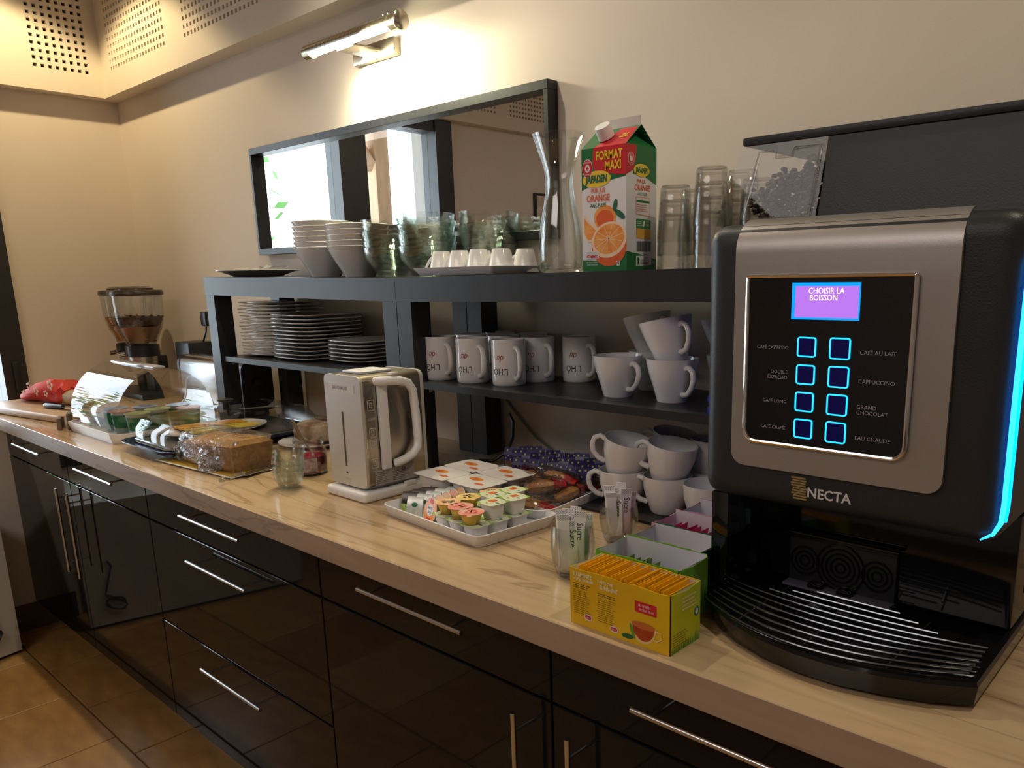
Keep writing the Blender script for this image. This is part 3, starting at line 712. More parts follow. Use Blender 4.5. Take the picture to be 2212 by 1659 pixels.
# cereal dispenser
t = T('cereal_dispenser', 'double cereal dispenser with dark lids in the worktop corner', 'dispenser', (-0.80, -0.16, CT))
SB = mat('satin_grey_metal', (0.50, 0.47, 0.42), 0.3, 0.9)
P('base', MB().box(-0.24, 0.10, -0.06, 0.08, 0, 0.02, 0.006), BPLAST, t)
cer = [mat('cornflake_orange', (0.62, 0.27, 0.05), 0.7), mat('chocolate_cereal', (0.085, 0.045, 0.025), 0.7), mat('muesli_brown', (0.30, 0.17, 0.08), 0.75)]
for q, (cx, cyy) in enumerate(((-0.145, 0.02), (0.0, 0.0))):
    P('stand', MB().box(cx - 0.035, cx + 0.035, cyy + 0.01, cyy + 0.07, 0.018, 0.150, 0.006), BPLAST, t)
    P('collar', MB().lathe([(0.050, 0.150), (0.056, 0.152), (0.056, 0.190), (0.050, 0.192)], 28, (cx, cyy)), BPLAST, t)
    P('chute', MB().lathe([(0.030, 0.085), (0.045, 0.10), (0.050, 0.13), (0.051, 0.150)], 24, (cx, cyy)), SB, t)
    P('knob', MB().tube([(cx - 0.02, cyy - 0.056, 0.160), (cx - 0.02, cyy - 0.078, 0.158)], [0.010, 0.0085], 12), CHROME, t)
    P('jar', MB().lathe([(0.048, 0.192), (0.056, 0.210), (0.074, 0.250), (0.083, 0.290), (0.086, 0.370)], 36, (cx, cyy), cap0=False, cap1=False), CLEAR, t)
    P('lid', MB().lathe([(0.0, 0.396), (0.060, 0.394), (0.062, 0.388), (0.088, 0.386), (0.091, 0.380), (0.091, 0.370), (0.085, 0.368)], 36, (cx, cyy), cap0=False), mat('lid_smoke_brown', (0.05, 0.035, 0.022), 0.3), t)
    P('lid_rim', MB().lathe([(0.030, 0.396), (0.045, 0.400), (0.058, 0.396)], 30, (cx, cyy), cap0=False, cap1=False), MATS['lid_smoke_brown'], t)
    for lay in range(2):
        c = MB(); lo, hi = ((0.200, 0.262), (0.262, 0.293))[lay]
        mm = cer[0] if q == 0 else cer[2 if lay == 0 else 1]
        c.lathe([(0.044 if lay == 0 else 0.070, lo), (0.071 if lay == 0 else 0.0785, hi - 0.004)], 20, (cx, cyy))
        for k in range(130):
            z = rnd.uniform(lo, hi); R = 0.046 + (z - 0.2) * 0.36; a = rnd.uniform(0, 2 * PI); rr = R * math.sqrt(rnd.uniform(0.75 if z < hi - 0.01 else 0, 1))
            s0 = len(c.v); s = rnd.uniform(0.004, 0.0075); c.sphere((0, 0, 0), s, s * 0.8, s * 0.45, 6, 4)
            c.xf(Matrix.Translation((cx + rr * math.cos(a), cyy + rr * math.sin(a), z)) @ Matrix.Rotation(rnd.uniform(0, 6), 4, 'Z') @ Matrix.Rotation(rnd.uniform(0, 6), 4, 'X'), s0)
        P('cereal', c, mm, t)['kind'] = 'stuff'
t = T('speaker_box', 'small black box standing behind the cereal dispenser', 'box', (-0.585, -0.065, CT))
P('case', MB().box(-0.055, 0.055, -0.045, 0.045, 0, 0.205, 0.006), BPLAST, t)

# toaster
t = T('toaster', 'polished long steel toaster with a black end beside the shelf leg', 'toaster', (-0.22, -0.125, CT))
tb = rrect(-0.048, 0.048, 0.018, 0.172, 0.012, 0.030, 6)
P('shell', MB().extr(tb, -0.245, 0.150, 'x').xf(Matrix.Identity(4)), mat('toaster_steel', (0.66, 0.66, 0.68), 0.16, 1.0), t, math.radians(35))
P('end', MB().extr([(a * 1.04, 0.004 + (b - 0.004) * 1.01) for a, b in tb], 0.150, 0.192, 'x'), BPLAST, t, math.radians(35))
P('end', MB().extr([(a * 1.03, 0.004 + (b - 0.004) * 1.0) for a, b in tb], -0.262, -0.245, 'x'), BPLAST, t, math.radians(35))
P('slot', MB().box(-0.20, 0.11, -0.013, 0.013, 0.1715, 0.1735, 0.001), BPLAST, t)
P('base', MB().box(-0.24, 0.17, -0.040, 0.040, 0, 0.018, 0.003), BPLAST, t)
P('lever', MB().box(0.192, 0.204, -0.015, 0.015, 0.10, 0.118, 0.004), BPLAST, t)

# socket, plug and cord
t = T('wall_socket', 'white wall socket behind the left shelf leg', 'socket', (-0.50, 0.0, 1.185))
P('plate', MB().box(-0.035, 0.035, -0.010, -0.0005, -0.04, 0.04, 0.003), WPLAST, t)
t = T('power_cord', 'black plug with its cord hanging down to the toaster', 'cord', (-0.52, -0.013, 1.19))
P('plug', MB().box(-0.022, 0.018, -0.040, 0.0, -0.030, 0.020, 0.006), BPLAST, t)
P('cord', MB().tube([(-0.005, -0.028, -0.028), (-0.008, -0.030, -0.05), (-0.03, -0.032, -0.08), (-0.06, -0.034, -0.11), (-0.075, -0.036, -0.15), (-0.06, -0.05, -0.22), (-0.02, -0.055, -0.283)], 0.0033, 8), BPLAST, t)
t = T('power_cord', 'black looped cord behind the right shelf leg at the wall', 'cord', (1.00, -0.10, CT))
P('cord', MB().tube([(0.0, 0.06, 0.10), (0.022, 0.05, 0.085), (0.040, 0.03, 0.055), (0.042, 0.01, 0.025), (0.025, -0.02, 0.006), (-0.01, -0.03, 0.004)], 0.0038, 8), BPLAST, t)
t = T('power_cord', 'thin grey cord sagging along the wall behind the shelf', 'cord', (1.0, -0.006, CT))
P('cord', MB().tube([(-0.05, 0, 0.13), (0.0, 0, 0.085), (0.05, 0, 0.045), (0.12, 0, 0.012), (0.20, 0, 0.006)], 0.0028, 8), mat('grey_cable', (0.22, 0.22, 0.22), 0.5), t)

# roll-top bread box
t = T('bread_box', 'white bread box with clear half-round lid holding yoghurt pots', 'bread box', (-0.095, -0.44, CT))
bx = [(-0.185, -0.12), (-0.165, -0.145), (0.155, -0.145), (0.190, -0.115), (0.190, 0.115), (0.155, 0.14), (-0.165, 0.14), (-0.185, 0.12)]
P('base', MB().loft([[(x * 0.96, y * 0.95, 0.0) for x, y in bx], [(x, y, 0.022) for x, y in bx], [(x, y, 0.028) for x, y in bx], [(x * 0.97, y * 0.97, 0.028) for x, y in bx], [(x * 0.95, y * 0.94, 0.012) for x, y in bx]]), mat('bread_box_white', (0.86, 0.86, 0.88), 0.25), t, math.radians(30))
arc = [(-0.128, 0.028)] + [(-0.132 * math.cos(PI * k / 22) * 1.0, 0.030 + 0.158 * math.sin(PI * k / 22) ** 0.9) for k in range(0, 23)] + [(0.128, 0.028)]
P('lid', MB().extr(arc, -0.172, 0.174, 'x'), CLEAR, t, math.radians(25))
P('lid_handle', MB().box(-0.150, 0.155, -0.016, 0.016, 0.186, 0.192, 0.002), mat('clear_handle', (0.60, 0.62, 0.68), 0.1, 0.3), t)
YW = mat('pot_white', (0.80, 0.78, 0.76), 0.35)
YL = mat('lid_foil_blue', (0.10, 0.28, 0.60), 0.3, 0.3, var=0.5, vscale=60, col2=(0.75, 0.80, 0.85))
YG = mat('label_green', (0.03, 0.22, 0.07), 0.4); YR = mat('label_red', (0.55, 0.03, 0.06), 0.4)
def yogpot(x, y, z, label, lidm):
    p = T('yoghurt_pot', label, 'yoghurt pot', (x, y, z), group='yoghurt pots in the bread box')
    P('cup', MB().lathe([(0.022, 0), (0.0235, 0.002), (0.029, 0.056), (0.031, 0.058)], 24), YW, p)
    P('foil_lid', MB().lathe([(0.033, 0.0583), (0.033, 0.0593)], 24), lidm, p)
    P('label_band', MB().lathe([(0.0256, 0.015), (0.0292, 0.050)], 24, cap0=False, cap1=False), YG, p)
    q = MB(); n = 5
    q.loft([[((0.0262 + 0.0036 * (zz - 0.015) / 0.035) * math.cos(a), (0.0262 + 0.0036 * (zz - 0.015) / 0.035) * math.sin(a), zz) for a in [-2.6 + 0.20 * k for k in range(n)]] for zz in (0.018, 0.047)], False, False, False)
    P('fruit_patch', q, YR, p, None)
LY = mat('lid_foil_yellow', (0.75, 0.68, 0.30), 0.3, 0.2, col2=(0.30, 0.50, 0.20), vscale=70); LR = mat('lid_foil_pale', (0.78, 0.74, 0.70), 0.3, 0.2, col2=(0.65, 0.12, 0.10), vscale=60)
yp = [(-0.030, -0.515, 'yoghurt pot with red and green label, front right in the bread box', LR), (0.045, -0.505, 'yoghurt pot at the right end of the bread box', LY), (-0.10, -0.51, 'yoghurt pot third from the right in the bread box front', YL), (-0.065, -0.445, 'yoghurt pot with blue lid in the bread box middle', YL), (0.01, -0.44, 'yoghurt pot with yellow lid in the bread box second row', LY), (0.055, -0.375, 'yoghurt pot with pale lid at the bread box back', LR), (-0.02, -0.372, 'yoghurt pot with blue foil lid at the bread box back', YL)]
for a in yp: yogpot(a[0], a[1], CT + 0.0125, a[2], a[3])
t = T('snack_wrapper', 'white and blue folded wrapper at the left in the bread box', 'wrapper', (-0.20, -0.50, CT + 0.0125), math.radians(20))
P('wrapper', MB().loft([[(-0.04, -0.03, 0), (0.05, -0.035, 0.002), (0.06, 0.03, 0.0), (-0.035, 0.035, 0.003)], [(-0.03, -0.03, 0.03), (0.04, -0.028, 0.022), (0.045, 0.03, 0.028), (-0.03, 0.03, 0.036)]]), mat('wrapper_pale_blue', (0.62, 0.70, 0.80), 0.3, 0.2), t, None)

# tray with flat clear lid
t = T('cheese_tray', 'dark blue serving tray with clear rectangular lid and black knob', 'serving tray', (0.275, -0.37, CT))
TB = mat('tray_dark_blue', (0.012, 0.016, 0.055), 0.25)
tr_ = rrect(-0.145, 0.150, -0.225, 0.225, 0.05, n=5)
P('foot', MB().box(-0.09, 0.10, -0.185, 0.18, 0, 0.014, 0.003), mat('cool_pack_blue', (0.10, 0.17, 0.32), 0.3), t)
P('tray', MB().loft([[(x * 0.85, y * 0.9, 0.012) for x, y in tr_], [(x, y, 0.022) for x, y in tr_], [(x, y, 0.025) for x, y in tr_], [(x * 0.96, y * 0.97, 0.025) for x, y in tr_], [(x * 0.88, y * 0.92, 0.020) for x, y in tr_]]), TB, t, math.radians(30))
P('steel_plate', MB().loft([[(x * 0.82, y * 0.88, 0.0205) for x, y in tr_], [(x * 0.83, y * 0.89, 0.023) for x, y in tr_]]), mat('steel_plate', (0.35, 0.34, 0.34), 0.3, 0.9), t)
lo = rrect(-0.118, 0.122, -0.193, 0.195, 0.02, n=4); hi = rrect(-0.100, 0.104, -0.165, 0.168, 0.03, n=4); md = rrect(-0.108, 0.112, -0.178, 0.181, 0.026, n=4)
P('lid', MB().loft([[(x, y, 0.0255) for x, y in lo], [(x * 0.985, y * 0.985, 0.055) for x, y in lo], [(x, y, 0.078) for x, y in md], [(x, y, 0.085) for x, y in hi]], cap0=False), CLEAR, t, math.radians(25))
P('lid_rim', MB().tube([(x, y, 0.0275) for x, y in lo] + [(lo[0][0], lo[0][1], 0.0275)], 0.0022, 6, cap=False), CLEAR, t)
P('knob', MB().lathe([(0.008, 0.085), (0.007, 0.100), (0.010, 0.106), (0.0195, 0.109), (0.0195, 0.112), (0.012, 0.115), (0.0, 0.116)], 20, cap1=False), BPLAST, t)
t = T('cheese_plate', 'white oval plate of cheese slices under the flat clear lid', 'plate', (0.235, -0.38, CT + 0.0235), math.radians(4))
P('plate', MB().lathe([(0.05, 0), (0.085, 0.004), (0.105, 0.011), (0.105, 0.013), (0.08, 0.007), (0.0, 0.005)], 40, cap1=False, sx=0.95, sy=1.25), PORC, t)
def slab(t_, pts, w_, m, nm):
    mb = MB(); rings = []
    for i, (x, y, z) in enumerate(pts): rings.append([(x - w_, y, z), (x + w_, y, z + 0.001), (x + w_, y, z + 0.005), (x - w_, y, z + 0.004)])
    mb.loft(rings); return P(nm, mb, m, t_, math.radians(50))
for k, (dx, c) in enumerate(((-0.050, 'o'), (-0.022, 'o'), (0.012, 'y'), (0.042, 'y'))):
    m = mat('cheese_orange', (0.72, 0.34, 0.035), 0.35) if c == 'o' else mat('cheese_yellow', (0.78, 0.62, 0.10), 0.35)
    q = T('cheese_slice', ['orange cheese slice at the left of the oval plate', 'orange cheese slice beside the yellow ones', 'yellow cheese slice in the middle of the oval plate', 'yellow cheese slice at the right of the oval plate'][k], 'cheese', (0.235 + dx, -0.38, CT + 0.034), math.radians(-16 + 3 * k), group='cheese slices on the oval plate')
    slab(q, [(0.004 * math.sin(j * 1.1 + k), -0.085 + 0.017 * j, 0.0015 * math.sin(j + k) + 0.0015) for j in range(11)], 0.0165, m, 'slice')

# cake on a gold board
t = T('cake_tray', 'gold cake board with white rim near the worktop edge', 'cake board', (0.52, -0.515, CT), math.radians(5))
P('board', MB().loft([[(-0.155, -0.055, 0), (0.155, -0.055, 0), (0.155, 0.055, 0), (-0.155, 0.055, 0)], [(-0.165, -0.065, 0.004), (0.165, -0.065, 0.004), (0.165, 0.065, 0.004), (-0.165, 0.065, 0.004)]]), mat('board_rim_white', (0.75, 0.74, 0.70), 0.4), t, None)
P('gold_face', MB().box(-0.159, 0.159, -0.059, 0.059, 0.0042, 0.0048), mat('gold_foil', (0.80, 0.52, 0.06), 0.3, 0.55, bump=0.6, bscale=160), t, None)
t = T('loaf_cake', 'golden loaf cake wrapped in shiny cling film on the gold board', 'cake', (0.540, -0.505, CT + 0.0049), math.radians(5))
CK = mat('cake_crust', (0.50, 0.26, 0.07), 0.75, var=0.35, vscale=40, bump=0.4, bscale=120)
P('cake', MB().loft([[(-0.095, -0.040, 0), (0.110, -0.044, 0), (0.110, 0.044, 0), (-0.095, 0.042, 0)], [(-0.100, -0.046, 0.045), (0.118, -0.050, 0.058), (0.118, 0.050, 0.058), (-0.100, 0.048, 0.050)], [(-0.092, -0.034, 0.052), (0.110, -0.038, 0.068), (0.110, 0.038, 0.068), (-0.092, 0.034, 0.060)]]), CK, t, math.radians(25))
P('cut_face', MB().box(-0.103, -0.0995, -0.040, 0.040, 0.003, 0.046), mat('cake_crumb', (0.38, 0.22, 0.12), 0.9, var=0.5, vscale=60), t, None)
def crumple(x0, x1, y0, y1, z0, z1, amp, seed, n=22):
    r_ = random.Random(seed); bm = bmesh.new(); bmesh.ops.create_cube(bm, size=1); bmesh.ops.subdivide_edges(bm, edges=bm.edges[:], cuts=7, use_grid_fill=True)
    for v in bm.verts:
        c = v.co; n_ = c.copy()
        d = Vector((r_.uniform(-1, 1), r_.uniform(-1, 1), r_.uniform(-1, 1))) * amp
        rd = 1 - 0.12 * (abs(c.x * 2) ** 6 * abs(c.y * 2) ** 6) - 0.10 * (abs(c.z * 2) ** 6 * abs(c.y * 2) ** 6)
        c.x = (x0 + x1) / 2 + n_.x * (x1 - x0) * rd + d.x; c.y = (y0 + y1) / 2 + n_.y * (y1 - y0) * rd + d.y; c.z = max(z0, (z0 + z1) / 2 + n_.z * (z1 - z0) * rd + d.z)
    return MB().frombm(bm)
P('cling_film', crumple(-0.112, 0.128, -0.058, 0.058, 0.0003, 0.075, 0.0032, 3), FILM, t, math.radians(20))
P('film_bunch', crumple(0.005, 0.062, -0.072, -0.048, 0.0003, 0.030, 0.004, 5), FILM, t, math.radians(20))
P('film_bunch', crumple(-0.128, -0.100, -0.050, 0.030, 0.0003, 0.045, 0.005, 8), FILM, t, math.radians(20))
t = T('cake_knife', 'steel knife with clear handle lying across the gold board', 'knife', (0.690, -0.530, CT + 0.005), math.radians(110))
P('blade', MB().box(-0.01, 0.10, -0.009, 0.009, 0.001, 0.0025), STEEL, t, None)
P('handle', MB().tube([(-0.075, 0, 0.006), (-0.07, 0, 0.006), (-0.01, 0, 0.006)], [0.004, 0.0055, 0.005], 10), CLEAR, t)
# rustic loaf on a plate
t = T('small_plate', 'white plate beneath the rustic loaf behind the jam jar', 'plate', (0.50, -0.255, CT))
P('plate', MB().lathe([(0.04, 0), (0.075, 0.006), (0.088, 0.012), (0.088, 0.014), (0.07, 0.008), (0.0, 0.006)], 36, cap1=False), PORC, t)
t = T('rustic_loaf', 'floury rustic bread loaf with dark cut side', 'bread', (0.52, -0.245, CT + 0.0145), math.radians(30))
mb = MB(); rings = []
for (s, z) in ((0.80, 0.0), (1.0, 0.012), (1.02, 0.028), (0.92, 0.040), (0.6, 0.047)):
    rings.append([(0.075 * s * math.cos(a) * (1 + 0.07 * math.sin(3 * a + 1)), 0.045 * s * math.sin(a) * (1 + 0.09 * math.sin(4 * a)), z + 0.002 * math.sin(5 * a)) for a in [2 * PI * k / 24 for k in range(24)]])
P('crust', mb.loft(rings), mat('floury_crust', (0.40, 0.32, 0.24), 0.85, col2=(0.15, 0.08, 0.04), vscale=26, bump=0.5, bscale=70), t)

# nested glass cups
g0 = T('glass_cup', 'small clear glass bowl, lowest of the stack near the worktop edge', 'glass bowl', (0.846, -0.518, CT), group='small glass bowls nested near the worktop edge')
def gcup(rs, zs, m, parent, n=36, th=0.002, e=2.0):
    prof = [(r, z) for r, z in zip(rs, zs)]
    inner = [(max(r - th, 0.001), z + (th if z < 0.01 else 0)) for r, z in reversed(prof)]
    return P('glass', MB().lathe([(0.0005, prof[0][1])] + prof + inner + [(0.0005, inner[-1][1])], n, cap0=False, cap1=False, e=e), m, parent, math.radians(60))
GLC = thin('cup_glass', (0.985, 0.995, 0.985), 0.06, 0.45, 0.02, (0.88, 0.93, 0.90), bump=0.15, bscale=25)
gcup((0.014, 0.020, 0.028, 0.030, 0.0305), (0.0, 0.003, 0.018, 0.032, 0.038), GLC, g0)
for k, lb in enumerate(('second lowest', 'middle', 'second highest', 'topmost')):
    dup(g0, (0.846 + 0.002 * k, -0.518 + 0.001 * k, CT + 0.0115 * (k + 1)), 'small clear glass bowl, %s of the stack near the worktop edge' % lb, rz=0.3 * k)
# jam jar and spoon
t = T('jam_jar', 'open glass jar of red jam beside the electric kettle', 'jar', (0.768, -0.425, CT))
P('glass', MB().lathe([(0.0005, 0.0), (0.033, 0.0), (0.0375, 0.004), (0.0385, 0.045), (0.034, 0.058), (0.031, 0.062), (0.0325, 0.066), (0.031, 0.069), (0.0325, 0.073), (0.031, 0.078), (0.0295, 0.078), (0.0295, 0.062), (0.0365, 0.045), (0.0355, 0.005), (0.0005, 0.003)], 40, cap0=False, cap1=False), GLASSY, t)
P('jam', MB().lathe([(0.0005, 0.0035), (0.0350, 0.006), (0.0360, 0.036), (0.034, 0.040), (0.0005, 0.037)], 30, cap0=False, cap1=False), mat('red_jam', (0.30, 0.012, 0.03), 0.2, var=0.4, vscale=40), t)
q = MB(); q.loft([[(0.0388 * math.cos(a), 0.0388 * math.sin(a), z) for a in [-1.15 + 0.13 * k for k in range(9)]] for z in (0.010, 0.040)], False, False, False)
P('label', q, mat('jar_label', (0.62, 0.50, 0.52), 0.5, var=0.5, vscale=150), t, None)
t = T('teaspoon', 'tarnished teaspoon standing in the red jam jar', 'spoon', (0.768, -0.425, CT + 0.02))
P('spoon', MB().tube([(0.016, 0.004, 0.018), (0.0, -0.004, 0.045), (-0.014, -0.012, 0.072), (-0.022, -0.016, 0.090), (-0.026, -0.018, 0.100)], [0.0022, 0.0022, 0.0030, 0.0052, 0.0030], 10, flat=0.5), mat('tarnished_steel', (0.40, 0.34, 0.26), 0.3, 1.0), t)
# ================================================================ ON TOP OF THE SHELF
t = T('dinner_plate', 'white plate with a fork and a knife on the shelf top, left end', 'plate', (0.095, -0.15, ztop(0.095) + 0.0002))
P('plate', MB().lathe([(0.05, 0), (0.068, 0.001), (0.072, 0.004), (0.100, 0.013), (0.116, 0.0165), (0.116, 0.018), (0.098, 0.015), (0.068, 0.007), (0.0, 0.006)], 48, cap1=False), PORC, t)
zt = ztop(0.095) + 0.0182
t = T('fork', 'steel fork lying across the plate at the shelf top left', 'fork', (0.10, -0.17, zt), math.radians(4))
P('handle', MB().tube([(-0.080, 0, 0.0035), (-0.06, 0, 0.0030), (0.0, 0, 0.0035), (0.045, 0, 0.0065)], [0.0042, 0.0036, 0.0022, 0.0028], 10, flat=1.6), STEEL, t)
tn = MB()
for k in range(4): tn.tube([(0.045, -0.006 + 0.004 * k, 0.0065), (0.070, -0.0075 + 0.005 * k, 0.004), (0.088, -0.0075 + 0.005 * k, 0.012)], 0.0011, 6)
P('tines', tn, STEEL, t)
t = T('table_knife', 'steel table knife beside the fork on the shelf top plate', 'knife', (0.09, -0.125, zt), math.radians(12))
P('handle', MB().tube([(-0.085, 0, 0.004), (-0.07, 0, 0.004), (0.0, 0, 0.004)], [0.004, 0.0048, 0.0032], 10), STEEL, t)
P('blade', MB().extr([(0.0, 0.003), (0.085, 0.003), (0.098, 0.010), (0.080, 0.012), (0.0, 0.007)], -0.0006, 0.0006, 'y'), STEEL, t, None)

# white bowls
def bowl_stack(first_label, x, y, n, labels, rot=0):
    z = ztop(x) + 0.0003
    t0 = T('white_bowl', labels[0], 'bowl', (x, y, z), rot)
    prof = [(0.0005, 0.0), (0.033, 0.0), (0.0345, 0.004), (0.043, 0.020), (0.056, 0.044), (0.064, 0.062), (0.0695, 0.0722), (0.0672, 0.0735), (0.0610, 0.062), (0.052, 0.043), (0.038, 0.020), (0.026, 0.007), (0.0005, 0.006)]
    P('bowl', MB().lathe(prof, 48, cap0=False, cap1=False, e=2.7, rot=PI / 48), PORC, t0, math.radians(50))
    for k in range(1, n): dup(t0, (x, y, z + 0.0128 * k), labels[k])
    return t0
od = ['lowest', 'second lowest', 'third from the bottom', 'fourth from the bottom', 'second highest', 'topmost']
bowl_stack('', 0.452, -0.15, 6, ['white square-rimmed bowl, %s of the left stack on the shelf top' % o for o in od], math.radians(8))
od5 = ['lowest', 'second lowest', 'middle', 'second highest', 'topmost']
bowl_stack('', 0.604, -0.15, 5, ['white square-rimmed bowl, %s of the stack beside the glass bowls' % o for o in od5], math.radians(8))
# glass bowls
gb0 = T('glass_bowl', 'clear glass bowl, lowest of the left glass stack', 'glass bowl', (0.735, -0.15, ztop(0.735) + 0.0004))
gcup((0.028, 0.034, 0.050, 0.060, 0.064, 0.0655), (0.0, 0.004, 0.026, 0.044, 0.056, 0.066), BOWLGLASS, gb0, 40, 0.0025)
w6 = ['second lowest', 'third from the bottom', 'fourth from the bottom', 'fifth from the bottom', 'second highest', 'topmost']
def gstack(x, y, where, n, first=None, dz=0.0125):
    z = ztop(x) + 0.0004
    if first is None: dup(gb0, (x, y, z), 'clear glass bowl, lowest of %s' % where)
    for k in range(1, n):
        nm = 'topmost' if k == n - 1 else ('second highest' if k == n - 2 else w6[k - 1])
        dup(gb0, (x + rnd.uniform(-.0012, .0012), y + rnd.uniform(-.0012, .0012), z + dz * k), 'clear glass bowl, %s of %s' % (nm, where), rot=(rnd.uniform(-.03, .03), rnd.uniform(-.03, .03), k))
gstack(0.735, -0.15, 'the left glass stack', 6, 1)
gstack(0.875, -0.155, 'the middle glass stack', 7, None, 0.0115)
gstack(0.99, -0.072, 'the right glass stack by the mirror', 7, None, 0.0115)
# inverted espresso cups on a tray
zt = ztop(1.07) + 0.0022
t = T('cup_tray', 'white rectangular tray with upturned espresso cups on the shelf top', 'tray', (1.07, -0.1725, zt))
tr2 = rrect(-0.122, 0.122, -0.080, 0.080, 0.008, n=3)
P('tray', MB().loft([[(x * 0.93, y * 0.90, 0) for x, y in tr2], [(x * 0.94, y * 0.91, 0.001) for x, y in tr2], [(x * 1.03, y * 1.03, 0.0155) for x, y in tr2], [(x * 1.015, y * 1.01, 0.0155) for x, y in tr2], [(x * 0.92, y * 0.89, 0.003) for x, y in tr2]]), mat('tray_white', (0.74, 0.74, 0.78), 0.3), t, math.radians(30))
def cyl_text(body, size, m, parent, R, z0, ang, flip=False, sx=1.0, shear=0, off=0.0002, align='CENTER', bold=0):
    """lettering wrapped on a round body: R(z) radius, ang direction of its middle"""
    def fn(a, b):
        if flip: a, b = -a, -b
        z = z0 + b; r = R(z) + off; th = ang + a / r
        return (r * math.cos(th), r * math.sin(th), z)
    return text(body, size, m, parent, fn, sx=sx, shear=shear, align=align, bold=bold)
PRB = mat('print_black', (0.02, 0.02, 0.025), 0.5)
PRR = mat('print_red', (0.42, 0.04, 0.04), 0.5)
e0 = T('espresso_cup', 'upturned white espresso cup, leftmost in the front row of the tray', 'cup', (0.985, -0.205, zt + 0.0032))
ec = [(0.0005, 0.0455), (0.0165, 0.0455), (0.018, 0.043), (0.0275, 0.002), (0.0275, 0.0), (0.0258, 0.0), (0.016, 0.041), (0.0005, 0.042)]
P('cup', MB().lathe(ec, 36, cap0=False, cap1=False), PORC, e0, math.radians(40))
P('handle', MB().tube([(-0.019, 0, 0.036), (-0.030, 0, 0.026), (-0.038, 0, 0.014), (-0.038, 0, 0.006), (-0.033, 0, 0.003), (-0.0262, 0, 0.006)], 0.0030, 8, flat=1.0).xf(Matrix.Rotation(0.35, 4, 'Z')), PORC, e0)
ER = lambda z: 0.0275 - 0.0095 * z / 0.043
cyl_text('LAUNAY', 0.0075, PRB, e0, ER, 0.0135, -PI / 2 + 0.55, True, 0.85, bold=0.0002)
cyl_text('CAFÉ', 0.0042, PRB, e0, ER, 0.0078, -PI / 2 + 0.55, True, 1.0)
cyl_text('DEPUIS 1927', 0.0022, PRB, e0, ER, 0.0185, -PI / 2 + 0.55, True, 1.0)
ecl = [((1.043, -0.205), 'second from the left in the front row'), ((1.101, -0.205), 'third from the left in the front row'), ((1.159, -0.198), 'fourth in the front row, near the carafe'),
       ((1.166, -0.139), 'right end of the back row'), ((1.108, -0.146), 'third from the left in the back row'), ((1.050, -0.148), 'second from the left in the back row')]
for p, l in ecl: dup(e0, (p[0], p[1], zt + 0.0032), 'upturned white espresso cup, %s of the tray' % l, rz=rnd.uniform(-0.1, 0.1))

# carafe
cz = ztop(1.275) + 0.0003
t = T('water_carafe', 'clear glass carafe with flared mouth beside the juice carton', 'carafe', (1.278, -0.155, cz))
P('glass', MB().lathe([(0.0005, 0.0), (0.036, 0.0), (0.0415, 0.006), (0.0435, 0.025), (0.0425, 0.055), (0.038, 0.090), (0.031, 0.122), (0.0265, 0.150), (0.0255, 0.170), (0.029, 0.192), (0.038, 0.218), (0.046, 0.240), (0.0485, 0.250), (0.0465, 0.250), (0.036, 0.218), (0.0265, 0.190), (0.0232, 0.170), (0.0242, 0.150), (0.0288, 0.122), (0.0355, 0.090), (0.040, 0.055), (0.041, 0.025), (0.038, 0.008), (0.0005, 0.006)], 56, cap0=False, cap1=False), GLASSY, t, math.radians(60))
CR = lambda z: 0.0435 - max(0, z - 0.03) * 0.10
em = MB(); cy0 = 0.042
em.tube([((CR(cy0) + .0003) * math.cos(-1.35 + 0.017 * math.cos(a) / 0.043), (CR(cy0) + .0003) * math.sin(-1.35 + 0.017 * math.cos(a) / 0.043), cy0 + 0.017 * math.sin(a)) for a in [2 * PI * k / 28 for k in range(29)]], 0.0007, 5)
P('embossed_ring', em, GLASSY, t)
cyl_text('LITRO', 0.012, GLASSY, t, lambda z: 0.0375, 0.092, -1.25, off=0.0008)
WATER = thin('water_tint', (0.98, 0.985, 0.98), 0.03, 0.2, 0.0, (0.88, 0.9, 0.89))
P('water', MB().lathe([(0.0005, 0.0065), (0.0375, 0.0085), (0.0405, 0.025), (0.0395, 0.055), (0.035, 0.090), (0.0283, 0.122), (0.0237, 0.150), (0.0230, 0.168), (0.0005, 0.168)], 40, cap0=False, cap1=False), WATER, t)

# juice carton
jz = ztop(1.44) + 0.0003
X0, X1, Y0, Y1 = 1.391, 1.487, -0.222, -0.137
t = T('juice_carton', 'two litre orange juice gable carton with white cap', 'carton', (1.439, -0.18, jz))
ZS = 1.522; ZR = 1.556; YM = (Y0 + Y1) / 2
CG = mat('carton_green', (0.015, 0.16, 0.045), 0.35); CW = mat('carton_white', (0.80, 0.78, 0.80), 0.35)
CRD = mat('carton_red', (0.62, 0.02, 0.03), 0.35); CYL = mat('carton_yellow', (0.85, 0.60, 0.04), 0.35)
COR = mat('print_orange', (0.85, 0.25, 0.03), 0.4, col2=(0.90, 0.42, 0.10), vscale=60); CORD = mat('print_orange_deep', (0.75, 0.12, 0.02), 0.4); CPEEL = mat('print_peel', (0.92, 0.66, 0.45), 0.4); CTX = mat('print_brick', (0.70, 0.13, 0.04), 0.5); CGT = mat('print_dark_green', (0.01, 0.12, 0.05), 0.5)
PW('body', MB().box(X0, X1, Y0, Y1, jz, ZS), CW, t, None)
